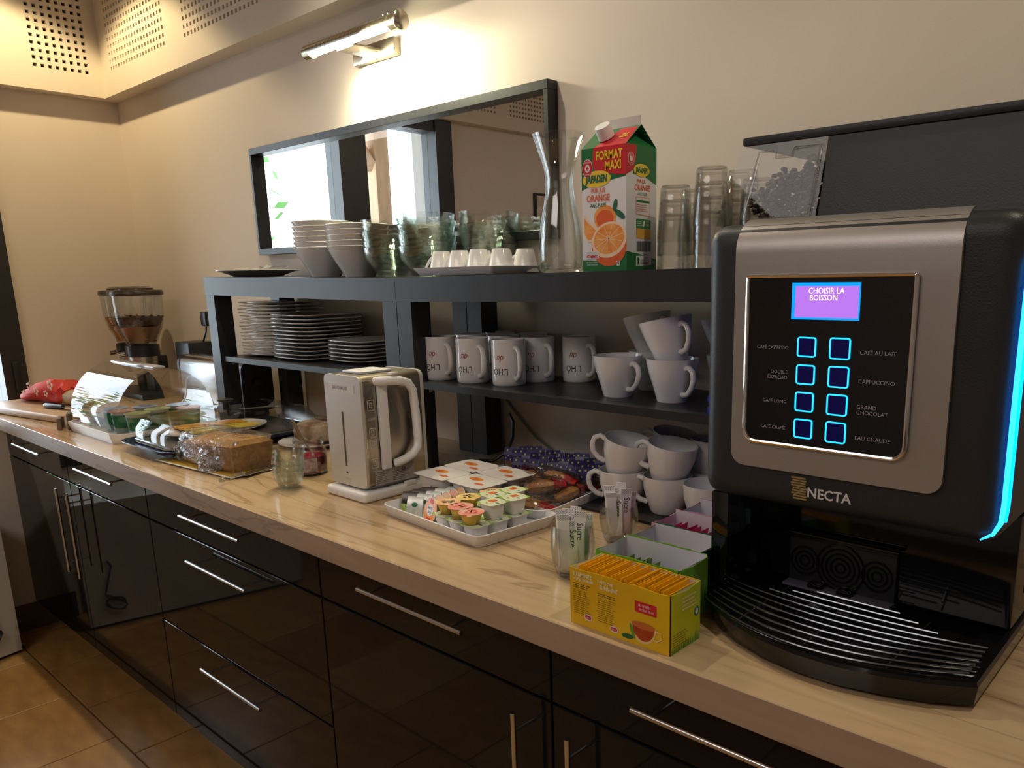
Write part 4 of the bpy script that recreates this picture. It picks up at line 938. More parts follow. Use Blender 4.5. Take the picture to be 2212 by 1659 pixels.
gab = MB().add([(X0, Y0, ZS), (X1, Y0, ZS), (X1, Y1, ZS), (X0, Y1, ZS), (X0 + 0.0, YM, ZR), (X1 - 0.0, YM, ZR), (X0 + 0.028, YM, ZR - 0.002), (X1 - 0.028, YM, ZR - 0.002)],
               [(0, 1, 5, 4), (2, 3, 4, 5), (1, 2, 7), (1, 7, 5), (2, 5, 7), (3, 0, 6), (0, 4, 6), (3, 6, 4), (3, 2, 1, 0)])
PW('gable', gab, CG, t, None)
PW('fin', MB().box(X0 + 0.002, X1 - 0.002, YM - 0.001, YM + 0.001, ZR - 0.001, ZR + 0.0145), mat('fin_clear_white', (0.66, 0.62, 0.60), 0.4), t, None)
PW('cap', MB().tube([(1.430, YM - 0.022, 1.540), (1.430, YM - 0.034, 1.5565)], [0.0145, 0.0135], 24), WPLAST, t)
def pan(poly, y, m, nm='print'): # flat print on the front (x,z)
    n = len(poly); return PW(nm, MB().add([(a, y, b) for a, b in poly], [tuple(range(n))]), m, t, None)
def pans(poly, x, m, nm='print'): # print on the side (y,z)
    n = len(poly); return PW(nm, MB().add([(x, a, b) for a, b in poly], [tuple(range(n))]), m, t, None)
def ell(cx, cz_, rx, rz, a0=0, a1=360, n=28, rot=0):
    o = []
    for k in range(n + (0 if a1 - a0 == 360 else 1)):
        a = math.radians(a0 + (a1 - a0) * k / n); u_, v_ = rx * math.cos(a), rz * math.sin(a)
        o.append((cx + u_ * math.cos(rot) - v_ * math.sin(rot), cz_ + u_ * math.sin(rot) + v_ * math.cos(rot)))
    return o
F = Y0
pan([(X0, 1.455), (1.41, 1.461), (1.44, 1.466), (X1, 1.472), (X1, ZS), (X0, ZS)], F - .0002, CG)
pan([(X0, jz), (X1, jz), (X1, 1.352), (1.466, 1.343), (1.43, 1.337), (X0, 1.339)], F - .0002, CG)
pan([(1.418, ZS), (1.415, 1.500), (1.419, 1.487), (1.440, 1.482), (1.465, 1.476), (X1, 1.474), (X1, ZS)], F - .0004, CRD)
pan(ell(1.424, 1.4715, 0.031, 0.0135, rot=0.03), F - .0006, CYL)
pans([(Y0, 1.474), (Y0 + 0.018, 1.482), (Y0 + 0.026, 1.50), (Y0 + 0.028, ZS), (Y0, ZS)], X1 + .0004, CRD)
pans([(Y0 + 0.018, 1.476), (Y0 + 0.05, 1.474), (Y1, 1.462), (Y1, ZS), (Y0 + 0.018, ZS)], X1 + .0002, CG)
pans([(Y0, jz), (Y1, jz), (Y1, 1.338), (Y0 + 0.03, 1.348), (Y0, 1.352)], X1 + .0002, CG)
pans(ell(-0.180, 1.483, 0.022, 0.0105), X1 + .0006, CYL)
# red sloping band on the gable front
def gz(y): return ZS + (y - Y0) / (YM - Y0) * (ZR - ZS)
PW('print', MB().add([(1.420, Y0 - .0003, ZS), (X1, Y0 - .0003, ZS), (X1 - 0.004, YM - .004, gz(YM - .004) + .0004), (1.448, YM - .004, gz(YM - .004) + .0004)], [(0, 1, 2, 3)]), CRD, t, None)
textW('2L', 0.017, CYL, t, lambda a, b: (1.468 + a, Y0 + (0.026 + b) * 0.78 - .0006, gz(Y0 + (0.026 + b) * 0.78) + .0006), shear=0.3, bold=0.0006)
textW('FORMAT', 0.0195, CYL, t, front(1.4515, F - .0008, 1.5075), sx=0.74, bold=0.0007)
textW('MAXI', 0.0195, CYL, t, front(1.460, F - .0008, 1.4905), sx=0.76, bold=0.0007)
textW('JAFADEN', 0.0155, CGT, t, front(1.424, F - .0009, 1.4712), sx=0.72, shear=0.15, bold=0.0009)
textW('JAFADEN', 0.0115, CGT, t, side(X1 + .0009, -0.180, 1.4828), sx=0.68, shear=0.1, bold=0.0006)
textW('PUR JUS', 0.0100, CTX, t, front(1.427, F - .0006, 1.4525), sx=0.9, bold=0.0003)
textW('ORANGE', 0.0155, CTX, t, front(1.427, F - .0006, 1.4400), sx=0.80, bold=0.0004)
textW('AVEC PULPE', 0.0088, CGT, t, front(1.427, F - .0006, 1.4285), sx=0.72, bold=0.0002)
textW('PUR JUS', 0.0078, CTX, t, side(X1 + .0006, -0.181, 1.4655), sx=0.85, bold=0.0002)
textW('ORANGE', 0.0125, CTX, t, side(X1 + .0006, -0.178, 1.4550), sx=0.85, bold=0.0003)
textW('AVEC PULPE', 0.0066, CGT, t, side(X1 + .0006, -0.178, 1.4450), sx=0.75)
for (fn_, c, ex) in ((lambda a, b: (1.4045 + a, F - .0010, 1.489 + b), (1.4045, 1.489), 'f'), (lambda a, b: (X1 + .0010, -0.208 + a, 1.4985 + b), None, 's')):
    if ex == 'f':
        pan(ell(1.4045, 1.490, 0.0115, 0.0150), F - .0007, CW); pan(ell(1.4045, 1.490, 0.0105, 0.0140), F - .0008, CRD); pan(ell(1.4045, 1.490, 0.0055, 0.0065), F - .0009, CW); pan([(1.4045, 1.4945), (1.4060, 1.4915), (1.4085, 1.490), (1.4060, 1.4885), (1.4045, 1.4855), (1.4030, 1.4885), (1.4005, 1.490), (1.4030, 1.4915)], F - .0010, CRD)
        textW('MARQUE', 0.0042, CW, t, front(1.4045, F - .0011, 1.4995), sx=0.75); textW('REPERE', 0.0042, CW, t, front(1.4045, F - .0011, 1.4800), sx=0.75)
    else:
        pans(ell(-0.209, 1.4995, 0.0085, 0.0105), X1 + .0007, CW); pans(ell(-0.209, 1.4995, 0.0077, 0.0097), X1 + .0008, CRD); pans(ell(-0.209, 1.4995, 0.0040, 0.0046), X1 + .0009, CW)
        textW('MARQUE', 0.0030, CW, t, side(X1 + .001, -0.209, 1.5062), sx=0.75); textW('REPERE', 0.0030, CW, t, side(X1 + .001, -0.209, 1.4925), sx=0.75)
# oranges
pan(ell(1.4415, 1.408, 0.024, 0.0205), F - .0004, COR); pan(ell(1.4415, 1.406, 0.019, 0.015), F - .00045, CORD)
pan([(1.396, 1.415), (1.404, 1.405), (1.418, 1.396), (1.432, 1.384), (1.424, 1.372), (1.404, 1.368), (1.394, 1.382)], F - .0005, CPEEL)
pan([(1.396, 1.409), (1.404, 1.401), (1.417, 1.392), (1.427, 1.383), (1.420, 1.375), (1.404, 1.372), (1.396, 1.384)], F - .00055, COR)
pan(ell(1.450, 1.363, 0.0385, 0.0355), F - .0006, CORD)
pan(ell(1.450, 1.3715, 0.0385, 0.0290, rot=0.25), F - .0007, CPEEL)
pan(ell(1.450, 1.3730, 0.0335, 0.0240, rot=0.25), F - .0008, COR)
sg = MB()
for k in range(11):
    a = 2 * PI * k / 11; c_, s_ = math.cos(0.25), math.sin(0.25); u_, v_ = 0.032 * math.cos(a), 0.0225 * math.sin(a)
    ex, ez = u_ * c_ - v_ * s_, u_ * s_ + v_ * c_; l_ = math.hypot(ex, ez); px, pz = -ez / l_ * 0.0005, ex / l_ * 0.0005
    sg.add([(1.450 - px, F - .0009, 1.3735 - pz), (1.450 + ex - px, F - .0009, 1.3735 + ez - pz), (1.450 + ex + px, F - .0009, 1.3735 + ez + pz), (1.450 + px, F - .0009, 1.3735 + pz)], [(0, 1, 2, 3)])
PW('segment_lines', sg, CPEEL, t, None)
pan(ell(1.464, 1.427, 0.0045, 0.010, rot=-0.25), F - .0006, CGT); pan(ell(1.474, 1.412, 0.0125, 0.0050, rot=-0.6), F - .0006, CGT)
pan([(1.398, 1.3405), (1.428, 1.3415), (1.428, 1.354), (1.398, 1.353)], F - .0010, CW)
textW('SOURCE DE', 0.0052, mat('print_grey', (0.4, 0.4, 0.42), 0.5), t, front(1.413, F - .0012, 1.3505), sx=0.85); textW('VITAMINE C', 0.0058, CRD, t, front(1.413, F - .0012, 1.3445), sx=0.78, bold=0.0003)
textW('2l', 0.011, CW, t, front(1.470, F - .0008, 1.3320), bold=0.0003)
textW('100% FRUITS PRESSES', 0.0030, CW, t, front(1.412, F - .0008, 1.3345), sx=0.9); textW('FLASH PASTEURISE', 0.0030, CW, t, front(1.413, F - .0008, 1.3305), sx=1.0)
pans([(-0.196, 1.412), (-0.156, 1.409), (-0.156, 1.440), (-0.196, 1.441)], X1 + .0004, mat('print_salmon', (0.75, 0.35, 0.25), 0.5)); pans([(-0.1945, 1.4135), (-0.1575, 1.4105), (-0.1575, 1.4385), (-0.1945, 1.4395)], X1 + .0005, CW)
pans([(-0.194, 1.4315), (-0.158, 1.4310), (-0.158, 1.4345), (-0.194, 1.435)], X1 + .0006, CG)
fine_print([(X1 + .0006, -0.193, -0.160)], 1.427, 0.0033, 4, 'x', CTX, t, 0.0012)
pans([(-0.195, 1.3905), (-0.154, 1.3885), (-0.154, 1.4035), (-0.195, 1.4055)], X1 + .0004, mat('print_mid_green', (0.03, 0.25, 0.06), 0.5)); fine_print([(X1 + .0006, -0.193, -0.178), (X1 + .0006, -0.168, -0.157)], 1.4000, 0.0033, 3, 'x', CW, t, 0.001); pans(ell(-0.174, 1.397, 0.003, 0.0055, rot=-0.4), X1 + .0006, CW)
pans([(-0.195, 1.3735), (-0.154, 1.3715), (-0.154, 1.3880), (-0.195, 1.3900)], X1 + .0004, mat('print_amber', (0.80, 0.42, 0.08), 0.5)); fine_print([(X1 + .0006, -0.193, -0.158)], 1.384, 0.0035, 3, 'x', CYL, t, 0.001)
bc = MB(); y = -0.194; rb_ = random.Random(4)
while y < -0.154:
    w_ = rb_.choice((0.0005, 0.0008, 0.0012)); bc.add([(X1 + .0006, y, 1.3515), (X1 + .0006, y + w_, 1.3515), (X1 + .0006, y + w_, 1.3685), (X1 + .0006, y, 1.3685)], [(0, 1, 2, 3)]); y += w_ + rb_.choice((0.0006, 0.0009))
PW('barcode', bc, INK, t, None)
fine_print([(X1 + .0006, -0.196, -0.152)], 1.3485, 0.003, 1, 'x', INK, t)
pans([(-0.196, 1.327), (-0.152, 1.329), (-0.152, 1.3445), (-0.196, 1.3440)], X1 + .0005, CW)
pans([(-0.1915, 1.331), (-0.1885, 1.331), (-0.1880, 1.3345), (-0.186, 1.3385), (-0.190, 1.343), (-0.194, 1.3385), (-0.192, 1.3345)], X1 + .0007, CGT)
textW('FSC', 0.0048, CGT, t, side(X1 + .0008, -0.190, 1.3292)); textW('MIXTE', 0.0034, INK, t, side(X1 + .0008, -0.168, 1.3405), sx=0.9)
fine_print([(X1 + .0008, -0.181, -0.156)], 1.3365, 0.0028, 3, 'x', INK, t)

# tumblers, upturned and nested
TUM = thin('tumbler_glass', (0.99, 0.99, 0.985), 0.06, 0.45, 0.015, (0.88, 0.89, 0.87), bump=0.08, bscale=40)
tz = ztop(1.55) + 0.0004
g0 = T('glass_tumbler', 'upturned clear tumbler, lowest of the front stack beside the carton', 'tumbler', (1.546, -0.165, tz))
P('glass', MB().lathe([(0.0005, 0.088), (0.023, 0.088), (0.0245, 0.086), (0.0262, 0.064), (0.0268, 0.060), (0.0282, 0.040), (0.0305, 0.006), (0.0305, 0.0), (0.0290, 0.0), (0.0268, 0.040), (0.0250, 0.060), (0.0235, 0.080), (0.0005, 0.080)], 32, cap0=False, cap1=False), TUM, g0, math.radians(60))
P('foot_ring', MB().tube([(0.022 * math.cos(a), 0.022 * math.sin(a), 0.0885) for a in [2 * PI * k / 24 for k in range(25)]], 0.0012, 6), TUM, g0)
ts = [((1.546, -0.165), 'the front stack beside the carton', (1, 2)), ((1.615, -0.165), 'the taller front stack', (0, 1, 2, 3)), ((1.533, -0.085), 'the back stack near the wall beside the carton', (0, 1, 2)), ((1.628, -0.090), 'the back stack behind the bean hopper', (0, 1, 2, 3)), ((1.690, -0.150), 'the stack hidden against the machine side', (0, 1, 2))]
for (x, y), where, ks in ts:
    for k in ks:
        nm = ['lowest', 'second lowest', 'third from the bottom', 'topmost'][k] if k < 3 or True else ''
        dup(g0, (x, y, tz + 0.0225 * k), 'upturned clear tumbler, %s of %s' % (nm, where), rz=k * 0.7)

# ================================================================ ON THE LEFT BENCH SHELF: plates
PLT = mat('plate_stoneware', (0.80, 0.79, 0.77), 0.16, spec=0.6)
ORD = 'first second third fourth fifth sixth seventh eighth ninth tenth eleventh twelfth thirteenth fourteenth fifteenth sixteenth'.split()
def plate(hs, label, x, y, z):
    t = T('square_plate', label, 'plate', (x, y, z))
    prof = [(0.0005, 0.0), (hs * 0.62, 0.0), (hs * 0.66, 0.0012), (hs * 0.95, 0.0058), (hs, 0.0068), (hs, 0.0090), (hs * 0.94, 0.0086), (hs * 0.62, 0.0028), (0.0005, 0.0026)]
    P('plate', MB().lathe(prof, 40, cap0=False, cap1=False, e=5.0, rot=PI / 40), PLT, t, math.radians(50))
    return t
p0 = plate(0.098, 'square white dinner plate, bottom of the tall stack in the middle', 0.351, -0.130, SH1)
def pstack(first, x, y, z0, n, dz, where, start=1, jit=0.002):
    for k in range(start, n):
        nm = 'topmost' if k == n - 1 else ('bottom' if k == 0 else ORD[k] + ' from the bottom')
        dup(first, (x + rnd.uniform(-jit, jit), y + rnd.uniform(-jit, jit), z0 + dz * k), 'square white plate, %s of %s' % (nm, where), rz=rnd.uniform(-0.012, 0.012))
pstack(p0, 0.351, -0.130, SH1, 12, 0.0102, 'the tall stack in the middle')
pstack(p0, 0.150, -0.118, SH1, 16, 0.0095, 'the tall stack at the left leg', 0, 0.004)
s0 = plate(0.083, 'small square white plate, bottom of the low stack behind the kettle', 0.548, -0.105, SH1)
for k in range(1, 6): dup(s0, (0.548 + rnd.uniform(-.002, .002), -0.105, SH1 + 0.0098 * k), 'small square white plate, %s of the low stack behind the kettle' % (['', 'second lowest', 'third lowest', 'third highest', 'second highest', 'topmost'][k]), rz=rnd.uniform(-.02, .02))

# ================================================================ ON THE RIGHT BENCH SHELF: mugs and cups
m0 = T('coffee_mug', 'white mug with red and black lettering, left in the front row', 'mug', (0.957, -0.198, SH2), math.radians(0))
P('mug', MB().lathe([(0.0005, 0.0), (0.032, 0.0), (0.0345, 0.003), (0.0350, 0.010), (0.0350, 0.0915), (0.0342, 0.0930), (0.0328, 0.0920), (0.0322, 0.010), (0.030, 0.006), (0.0005, 0.005)], 40, cap0=False, cap1=False), PORC, m0, math.radians(50))
P('handle', MB().tube([(0.034, 0, 0.076), (0.045, 0, 0.077), (0.055, 0, 0.070), (0.059, 0, 0.055), (0.059, 0, 0.038), (0.055, 0, 0.024), (0.045, 0, 0.016), (0.034, 0, 0.015)], 0.0052, 10).xf(Matrix.Rotation(-0.35, 4, 'Z')), PORC, m0)
MR = lambda z: 0.0350
cyl_text('du', 0.020, PRR, m0, MR, 0.056, -PI / 2 + 0.35, True, 0.8, shear=0.35)
cyl_text('L\'HÔ', 0.0185, PRB, m0, MR, 0.030, -PI / 2 + 0.30, True, 0.85)
mg = [((1.054, -0.192), 'middle in the front row'), ((1.148, -0.178), 'right in the front row, nearest the cups'), ((0.965, -0.118), 'left in the second row'), ((1.060, -0.108), 'middle in the second row'), ((1.158, -0.102), 'right in the second row'), ((0.980, -0.042), 'left in the back row'), ((1.080, -0.040), 'middle in the back row')]
for p, l in mg: dup(m0, (p[0], p[1], SH2), 'white mug with red and black lettering, %s' % l, rz=rnd.uniform(-0.08, 0.08))
dup(m0, (1.232, -0.055, SH2), 'white mug with red and black lettering, farthest right at the wall', rz=0.05)

CPF = [(0.0005, 0.0), (0.0265, 0.0), (0.0275, 0.003), (0.0325, 0.022), (0.0405, 0.047), (0.0455, 0.068), (0.0462, 0.0745), (0.0445, 0.0745), (0.0425, 0.066), (0.0375, 0.046), (0.029, 0.022), (0.022, 0.008), (0.0005, 0.006)]
CRR = lambda z: 0.0275 + 0.0187 * min(z, 0.0745) / 0.0745
c0 = T('cappuccino_cup', 'white cappuccino cup standing alone on the shelf beside the mugs', 'cup', (1.428, -0.172, SH2), math.radians(0))
P('cup', MB().lathe(CPF, 44, cap0=False, cap1=False), PORC, c0, math.radians(50))
def hnd(a):
    return MB().tube([(0.041, 0, 0.060), (0.052, 0, 0.062), (0.062, 0, 0.056), (0.065, 0, 0.044), (0.060, 0, 0.030), (0.049, 0, 0.018), (0.036, 0, 0.014), (0.031, 0, 0.015)], 0.0050, 10).xf(Matrix.Rotation(a, 4, 'Z'))
P('handle', hnd(-0.30), PORC, c0)
for (b, s, z) in (('CAFÉ', 0.0055, 0.0520), ('LAUNAY', 0.0105, 0.0435), ('DEPUIS 1927', 0.0028, 0.0365)): cyl_text(b, s, PRB, c0, CRR, z, -PI / 2 - 0.42, False, 0.85, bold=0.0002 if s > 0.01 else 0)
dup(c0, (1.545, -0.168, SH2), 'white cappuccino cup at the bottom of the front pair beside the coffee machine', rz=-0.1)
dup(c0, (1.545, -0.168, SH2 + 0.0680), 'white cappuccino cup tilted on top of the front pair beside the coffee machine', rot=(math.radians(3), math.radians(-11), -0.1))
dup(c0, (1.430, -0.068, SH2), 'white cappuccino cup behind the single cup, lower one of the back pair', rz=0.1)
dup(c0, (1.430, -0.068, SH2 + 0.0680), 'white cappuccino cup tilted on the back pair near the wall', rot=(0, math.radians(-11), 0.0))
dup(c0, (1.600, -0.062, SH2), 'white cappuccino cup in the back corner beside the machine, lower', rz=0.1)
dup(c0, (1.600, -0.062, SH2 + 0.0680), 'white cappuccino cup in the back corner beside the machine, upper', rot=(0, math.radians(-9), 0.2))
t = T('blue_tag', 'small glossy blue plastic tag hanging at the cups beside the machine', 'tag', (1.672, -0.235, SH2))
P('disc', MB().lathe([(0.0005, 0.0), (0.012, 0.0), (0.012, 0.003), (0.0005, 0.003)], 20, cap0=False, cap1=False).xf(Matrix.Translation((0, 0, 0.022)) @ Matrix.Rotation(PI / 2, 4, 'X')), mat('tag_blue', (0.02, 0.04, 0.75), 0.3), t)
P('chain', MB().tube([(0, 0, 0.034), (0.001, 0, 0.046), (0.0, 0, 0.058)], 0.0025, 6), MATS['tag_blue'], t)
P('stand', MB().box(-0.010, 0.010, -0.006, 0.006, 0, 0.011, 0.001), MATS['tag_blue'], t)

# plain cups on the black tray under the bench
t = T('black_tray', 'flat black tray under the stacked white cups', 'tray', (1.525, -0.165, CT))
bt = rrect(-0.155, 0.160, -0.105, 0.090, 0.02, n=4)
P('tray', MB().loft([[(x * 0.97, y * 0.96, 0) for x, y in bt], [(x, y, 0.006) for x, y in bt], [(x * 0.98, y * 0.97, 0.006) for x, y in bt], [(x * 0.96, y * 0.94, 0.003) for x, y in bt]]), BPLAST, t, math.radians(30))
BZ = CT + 0.0035
k0 = T('breakfast_cup', 'plain white cup, lower one of the left pair on the black tray', 'cup', (1.462, -0.203, BZ), math.radians(0))
P('cup', MB().lathe([(0.0005, 0.0), (0.029, 0.0), (0.031, 0.003), (0.036, 0.018), (0.0425, 0.042), (0.0440, 0.066), (0.0425, 0.066), (0.0405, 0.042), (0.033, 0.018), (0.026, 0.006), (0.0005, 0.005)], 44, cap0=False, cap1=False), PORC, k0, math.radians(50))
P('handle', MB().tube([(0.042, 0, 0.056), (0.052, 0, 0.060), (0.062, 0, 0.054), (0.065, 0, 0.042), (0.061, 0, 0.028), (0.050, 0, 0.018), (0.036, 0, 0.014)], 0.0050, 10).xf(Matrix.Rotation(PI + 0.45, 4, 'Z')), PORC, k0)
kc = [((1.462, -0.203, 0.0585), (0, math.radians(13), 0.0), 'plain white cup, tilted upper one of the left pair on the black tray'), ((1.552, -0.190, 0), (0, 0, -0.05), 'plain white cup, lower one of the middle pair beside the tea boxes'), ((1.552, -0.190, 0.0585), (0, math.radians(10), -0.05), 'plain white cup, tilted upper one of the middle pair'),
      ((1.500, -0.108, 0), (0, 0, 0.1), 'plain white cup at the back of the black tray, lower'), ((1.500, -0.108, 0.0585), (0, math.radians(12), 0.1), 'plain white cup tilted at the back of the black tray, upper'),
      ((1.600, -0.112, 0), (0, 0, 0.1), 'plain white cup in the back right of the black tray, lower'), ((1.600, -0.112, 0.0585), (0, 0, 0.0), 'plain white cup in the back right of the black tray, upper'), ((1.640, -0.196, 0.0), (0, 0, 2.6), 'plain white cup on the black tray behind the pink tea box')]
for p, r, l in kc: dup(k0, (p[0], p[1], BZ + p[2]), l, rot=r)
# ================================================================ TRAYS OF PORTIONS
TW = mat('tray_lilac_white', (0.76, 0.75, 0.78), 0.3)
def tray(nm, label, x, y, rz, hx, hy, h, r=0.02):
    t = T(nm, label, 'tray', (x, y, CT), rz)
    o = rrect(-hx, hx, -hy, hy, r, n=5)
    P('tray', MB().loft([[(a * 0.93, b * 0.91, 0) for a, b in o], [(a * 0.945, b * 0.925, 0.001) for a, b in o], [(a, b, h) for a, b in o], [(a * 0.985, b * 0.98, h + 0.0008) for a, b in o], [(a * 0.975, b * 0.965, h - 0.001) for a, b in o], [(a * 0.92, b * 0.90, 0.003) for a, b in o]]), TW, t, math.radians(35))
    return t
RT = math.radians(-4.5)
TX, TY = 1.303, -0.438
tray('portion_tray', 'white tray of jam and fruit puree portions at the front of the worktop', TX, TY, RT, 0.143, 0.088, 0.021)
def tl(a, b):  # tray-local to world
    return (TX + a * math.cos(RT) - b * math.sin(RT), TY + a * math.sin(RT) + b * math.cos(RT))
# square pots (two layers)
LIDG = mat('puree_lid_white_green', (0.80, 0.80, 0.72), 0.35, col2=(0.66, 0.76, 0.42), vscale=40)
LIDO = mat('puree_lid_orange', (0.80, 0.16, 0.03), 0.35)
LEAF = mat('leaf_green_print', (0.02, 0.16, 0.07), 0.4)
sp = T('puree_pot', 'square white fruit puree pot, bottom layer at the tray front left', 'puree pot', (0, 0, 0), group='square fruit puree pots')
P('cup', MB().lathe([(0.0125, 0), (0.0165, 0.025), (0.0185, 0.0255)], 24, e=5.5, rot=PI / 24), YW, sp)
P('lid', MB().lathe([(0.0200, 0.0257), (0.0200, 0.0266)], 24, e=6, rot=PI / 24), LIDG, sp)
P('orange_square', MB().add([(-0.011, -0.002, 0.0269), (0.001, -0.004, 0.0269), (0.003, 0.009, 0.0269), (-0.009, 0.011, 0.0269)], [(0, 1, 2, 3)]), LIDO, sp, None)
P('leaf_mark', MB().sphere((0.0115, 0.0, 0.0268), 0.0045, 0.0026, 0.0003, 8, 4), LEAF, sp)
P('green_corner', MB().add([(-0.0195, -0.0195, 0.0269), (-0.006, -0.0195, 0.0269), (-0.0195, -0.012, 0.0269)], [(0, 1, 2)]), mat('lid_green_corner', (0.30, 0.55, 0.05), 0.4), sp, None)
P('green_corner', MB().add([(0.0195, 0.0195, 0.0269), (0.006, 0.0195, 0.0269), (0.0195, 0.012, 0.0269)], [(0, 1, 2)]), MATS['lid_green_corner'], sp, None)
P('red_mark', MB().sphere((-0.002, -0.011, 0.0268), 0.003, 0.0016, 0.0003, 8, 4), CRD, sp)
pos = [(0.022, -0.058, 0), (0.063, -0.060, 0), (0.104, -0.060, 0), (0.104, -0.019, 0), (0.104, 0.022, 0), (0.063, -0.019, 0), (0.022, -0.019, 0), (0.063, 0.022, 0), (0.022, 0.022, 0),
       (0.100, -0.022, 1), (0.062, 0.008, 1), (0.103, 0.021, 1), (0.066, 0.050, 1)]
lbl = ['bottom layer, front left', 'bottom layer, front middle', 'bottom layer, front right corner', 'bottom layer, right side middle', 'bottom layer, right side back', 'bottom layer, inner middle', 'bottom layer, inner left', 'bottom layer, inner back', 'bottom layer, back left',
       'top layer, nearest, beside the red-lidded cups', 'top layer, centre of the tray', 'top layer, right edge', 'top layer, farthest back']
for k, ((a, b, lv), l) in enumerate(zip(pos, lbl)):
    x, y = tl(a, b); z = CT + 0.0032 + 0.0272 * lv
    if k == 0: sp.location = (x, y, z); sp.rotation_euler = (0, 0, RT); sp['label'] = 'square white fruit puree pot, bottom layer, front left of the portion tray'
    else: dup(sp, (x, y, z), 'square white fruit puree pot, %s of the portion tray' % l, rz=RT + rnd.uniform(-0.06, 0.06))
# the last one stands free: put it on the tray floor stack
# round gold compote cups with printed lids
GC = mat('gold_cup', (0.62, 0.42, 0.09), 0.3, 0.7)
def gold(label, x, y, z, lidm, mark, rot=None, grp='round gold compote cups'):
    t = T('compote_cup', label, 'compote cup', (x, y, z), rot=rot or (0, 0, rnd.uniform(0, 6)), group=grp)
    P('cup', MB().lathe([(0.0125, 0), (0.0135, 0.001), (0.0175, 0.0165), (0.0205, 0.0172), (0.0205, 0.0180)], 28), GC, t)
    P('lid', MB().lathe([(0.0212, 0.0182), (0.0212, 0.0190)], 28), lidm, t)
    P('lid_tab', MB().sphere((0.0215, 0, 0.0186), 0.005, 0.004, 0.0004, 8, 4), lidm, t)
    m = MB()
    for k in range(9): m.box(-0.0105 + 0.0012 * (k % 2), 0.0105 - 0.0015 * ((k + 1) % 2), -0.0012, 0.0012, 0.0190, 0.0192)
    s0 = len(m.v)
    for k in range(5):
        a = 2 * PI * k / 5; m.sphere((0.008 * math.cos(a), 0.008 * math.sin(a), 0.0191), 0.0045, 0.0028, 0.0002, 7, 4)
    P('print', m, mark, t, None)
    return t
LP = mat('lid_peach', (0.85, 0.42, 0.16), 0.35, col2=(0.90, 0.62, 0.38), vscale=50); LRD = mat('lid_red_fruit', (0.80, 0.06, 0.03), 0.35, col2=(0.85, 0.55, 0.45), vscale=45); LYE = mat('lid_yellow_fruit', (0.85, 0.50, 0.05), 0.35, col2=(0.90, 0.72, 0.35), vscale=45)
DBR = mat('print_brown', (0.10, 0.05, 0.02), 0.5); DRD = mat('print_red_fruit', (0.65, 0.10, 0.06), 0.5)
L1 = CT + 0.0304
for (a, b, z, lm, mk, l) in ((0.022, -0.055, L1, LP, DBR, 'gold cup with peach lid, left of the front three'), (0.060, -0.057, L1, LRD, DRD, 'gold cup with red fruit lid, middle of the front three'), (0.098, -0.064, L1, LRD, DRD, 'gold cup with red fruit lid, nearest the tray corner'),
                         (0.022, -0.013, L1, LYE, DBR, 'gold cup with yellow lid behind the peach one'), (0.025, 0.035, L1, LP, DBR, 'gold cup with peach lid at the back of the tray')):
    x, y = tl(a, b); gold(l, x, y, z, lm, mk)
# jam cups standing on edge in a row
LJ = mat('lid_orange_jam', (0.85, 0.28, 0.02), 0.3, col2=(0.88, 0.50, 0.04), vscale=40); LJR = mat('label_red_jam', (0.60, 0.03, 0.03), 0.4)
for k in range(8):
    a, b = tl(-0.020 - 0.005 * k, -0.062 + 0.0185 * k)
    t = T('jam_cup', 'orange lidded jam cup standing on edge, %s in its row' % ['front one with the loop lettering', 'second', 'third', 'fourth', 'fifth', 'sixth', 'seventh', 'rear one'][k], 'jam cup', (a, b, CT + 0.0268), rot=(math.radians(90 - 18), 0, RT - 0.15), group='jam cups standing on edge')
    P('cup', MB().lathe([(0.0145, -0.012), (0.0205, 0.0), (0.0225, 0.0004)], 28), GC, t)
    P('lid', MB().lathe([(0.0225, 0.0006), (0.0225, 0.0014)], 28), LJ if k % 3 else mat('lid_orange_plain', (0.84, 0.25, 0.02), 0.3), t)
    P('lid_edge', MB().tube([(0.0222 * math.cos(q), 0.0222 * math.sin(q), 0.0012) for q in [2 * PI * j / 28 for j in range(29)]], 0.0006, 5), YW, t)
    if k == 0:
        P('badge', MB().lathe([(0.0001, 0.0016), (0.0115, 0.0016)], 24, cap0=False, cap1=False, sy=0.85), CW, t)
        P('red_band', MB().box(-0.006, 0.006, 0.012, 0.0195, 0.0015, 0.0018), LJR, t, None)
        P('red_band', MB().box(-0.007, 0.007, -0.0200, -0.013, 0.0015, 0.0018), LJR, t, None)
        text('Love', 0.0095, INK, t, lambda p, q: (-p, -q + 0.003, 0.0019), shear=0.3, sx=0.9); text('fruit', 0.0085, INK, t, lambda p, q: (-p, -q - 0.004, 0.0019), shear=0.3, sx=0.9)
    else:
        P('red_band', MB().box(-0.0195, -0.009, -0.006, 0.006, 0.0015, 0.0018), LJR, t, None)
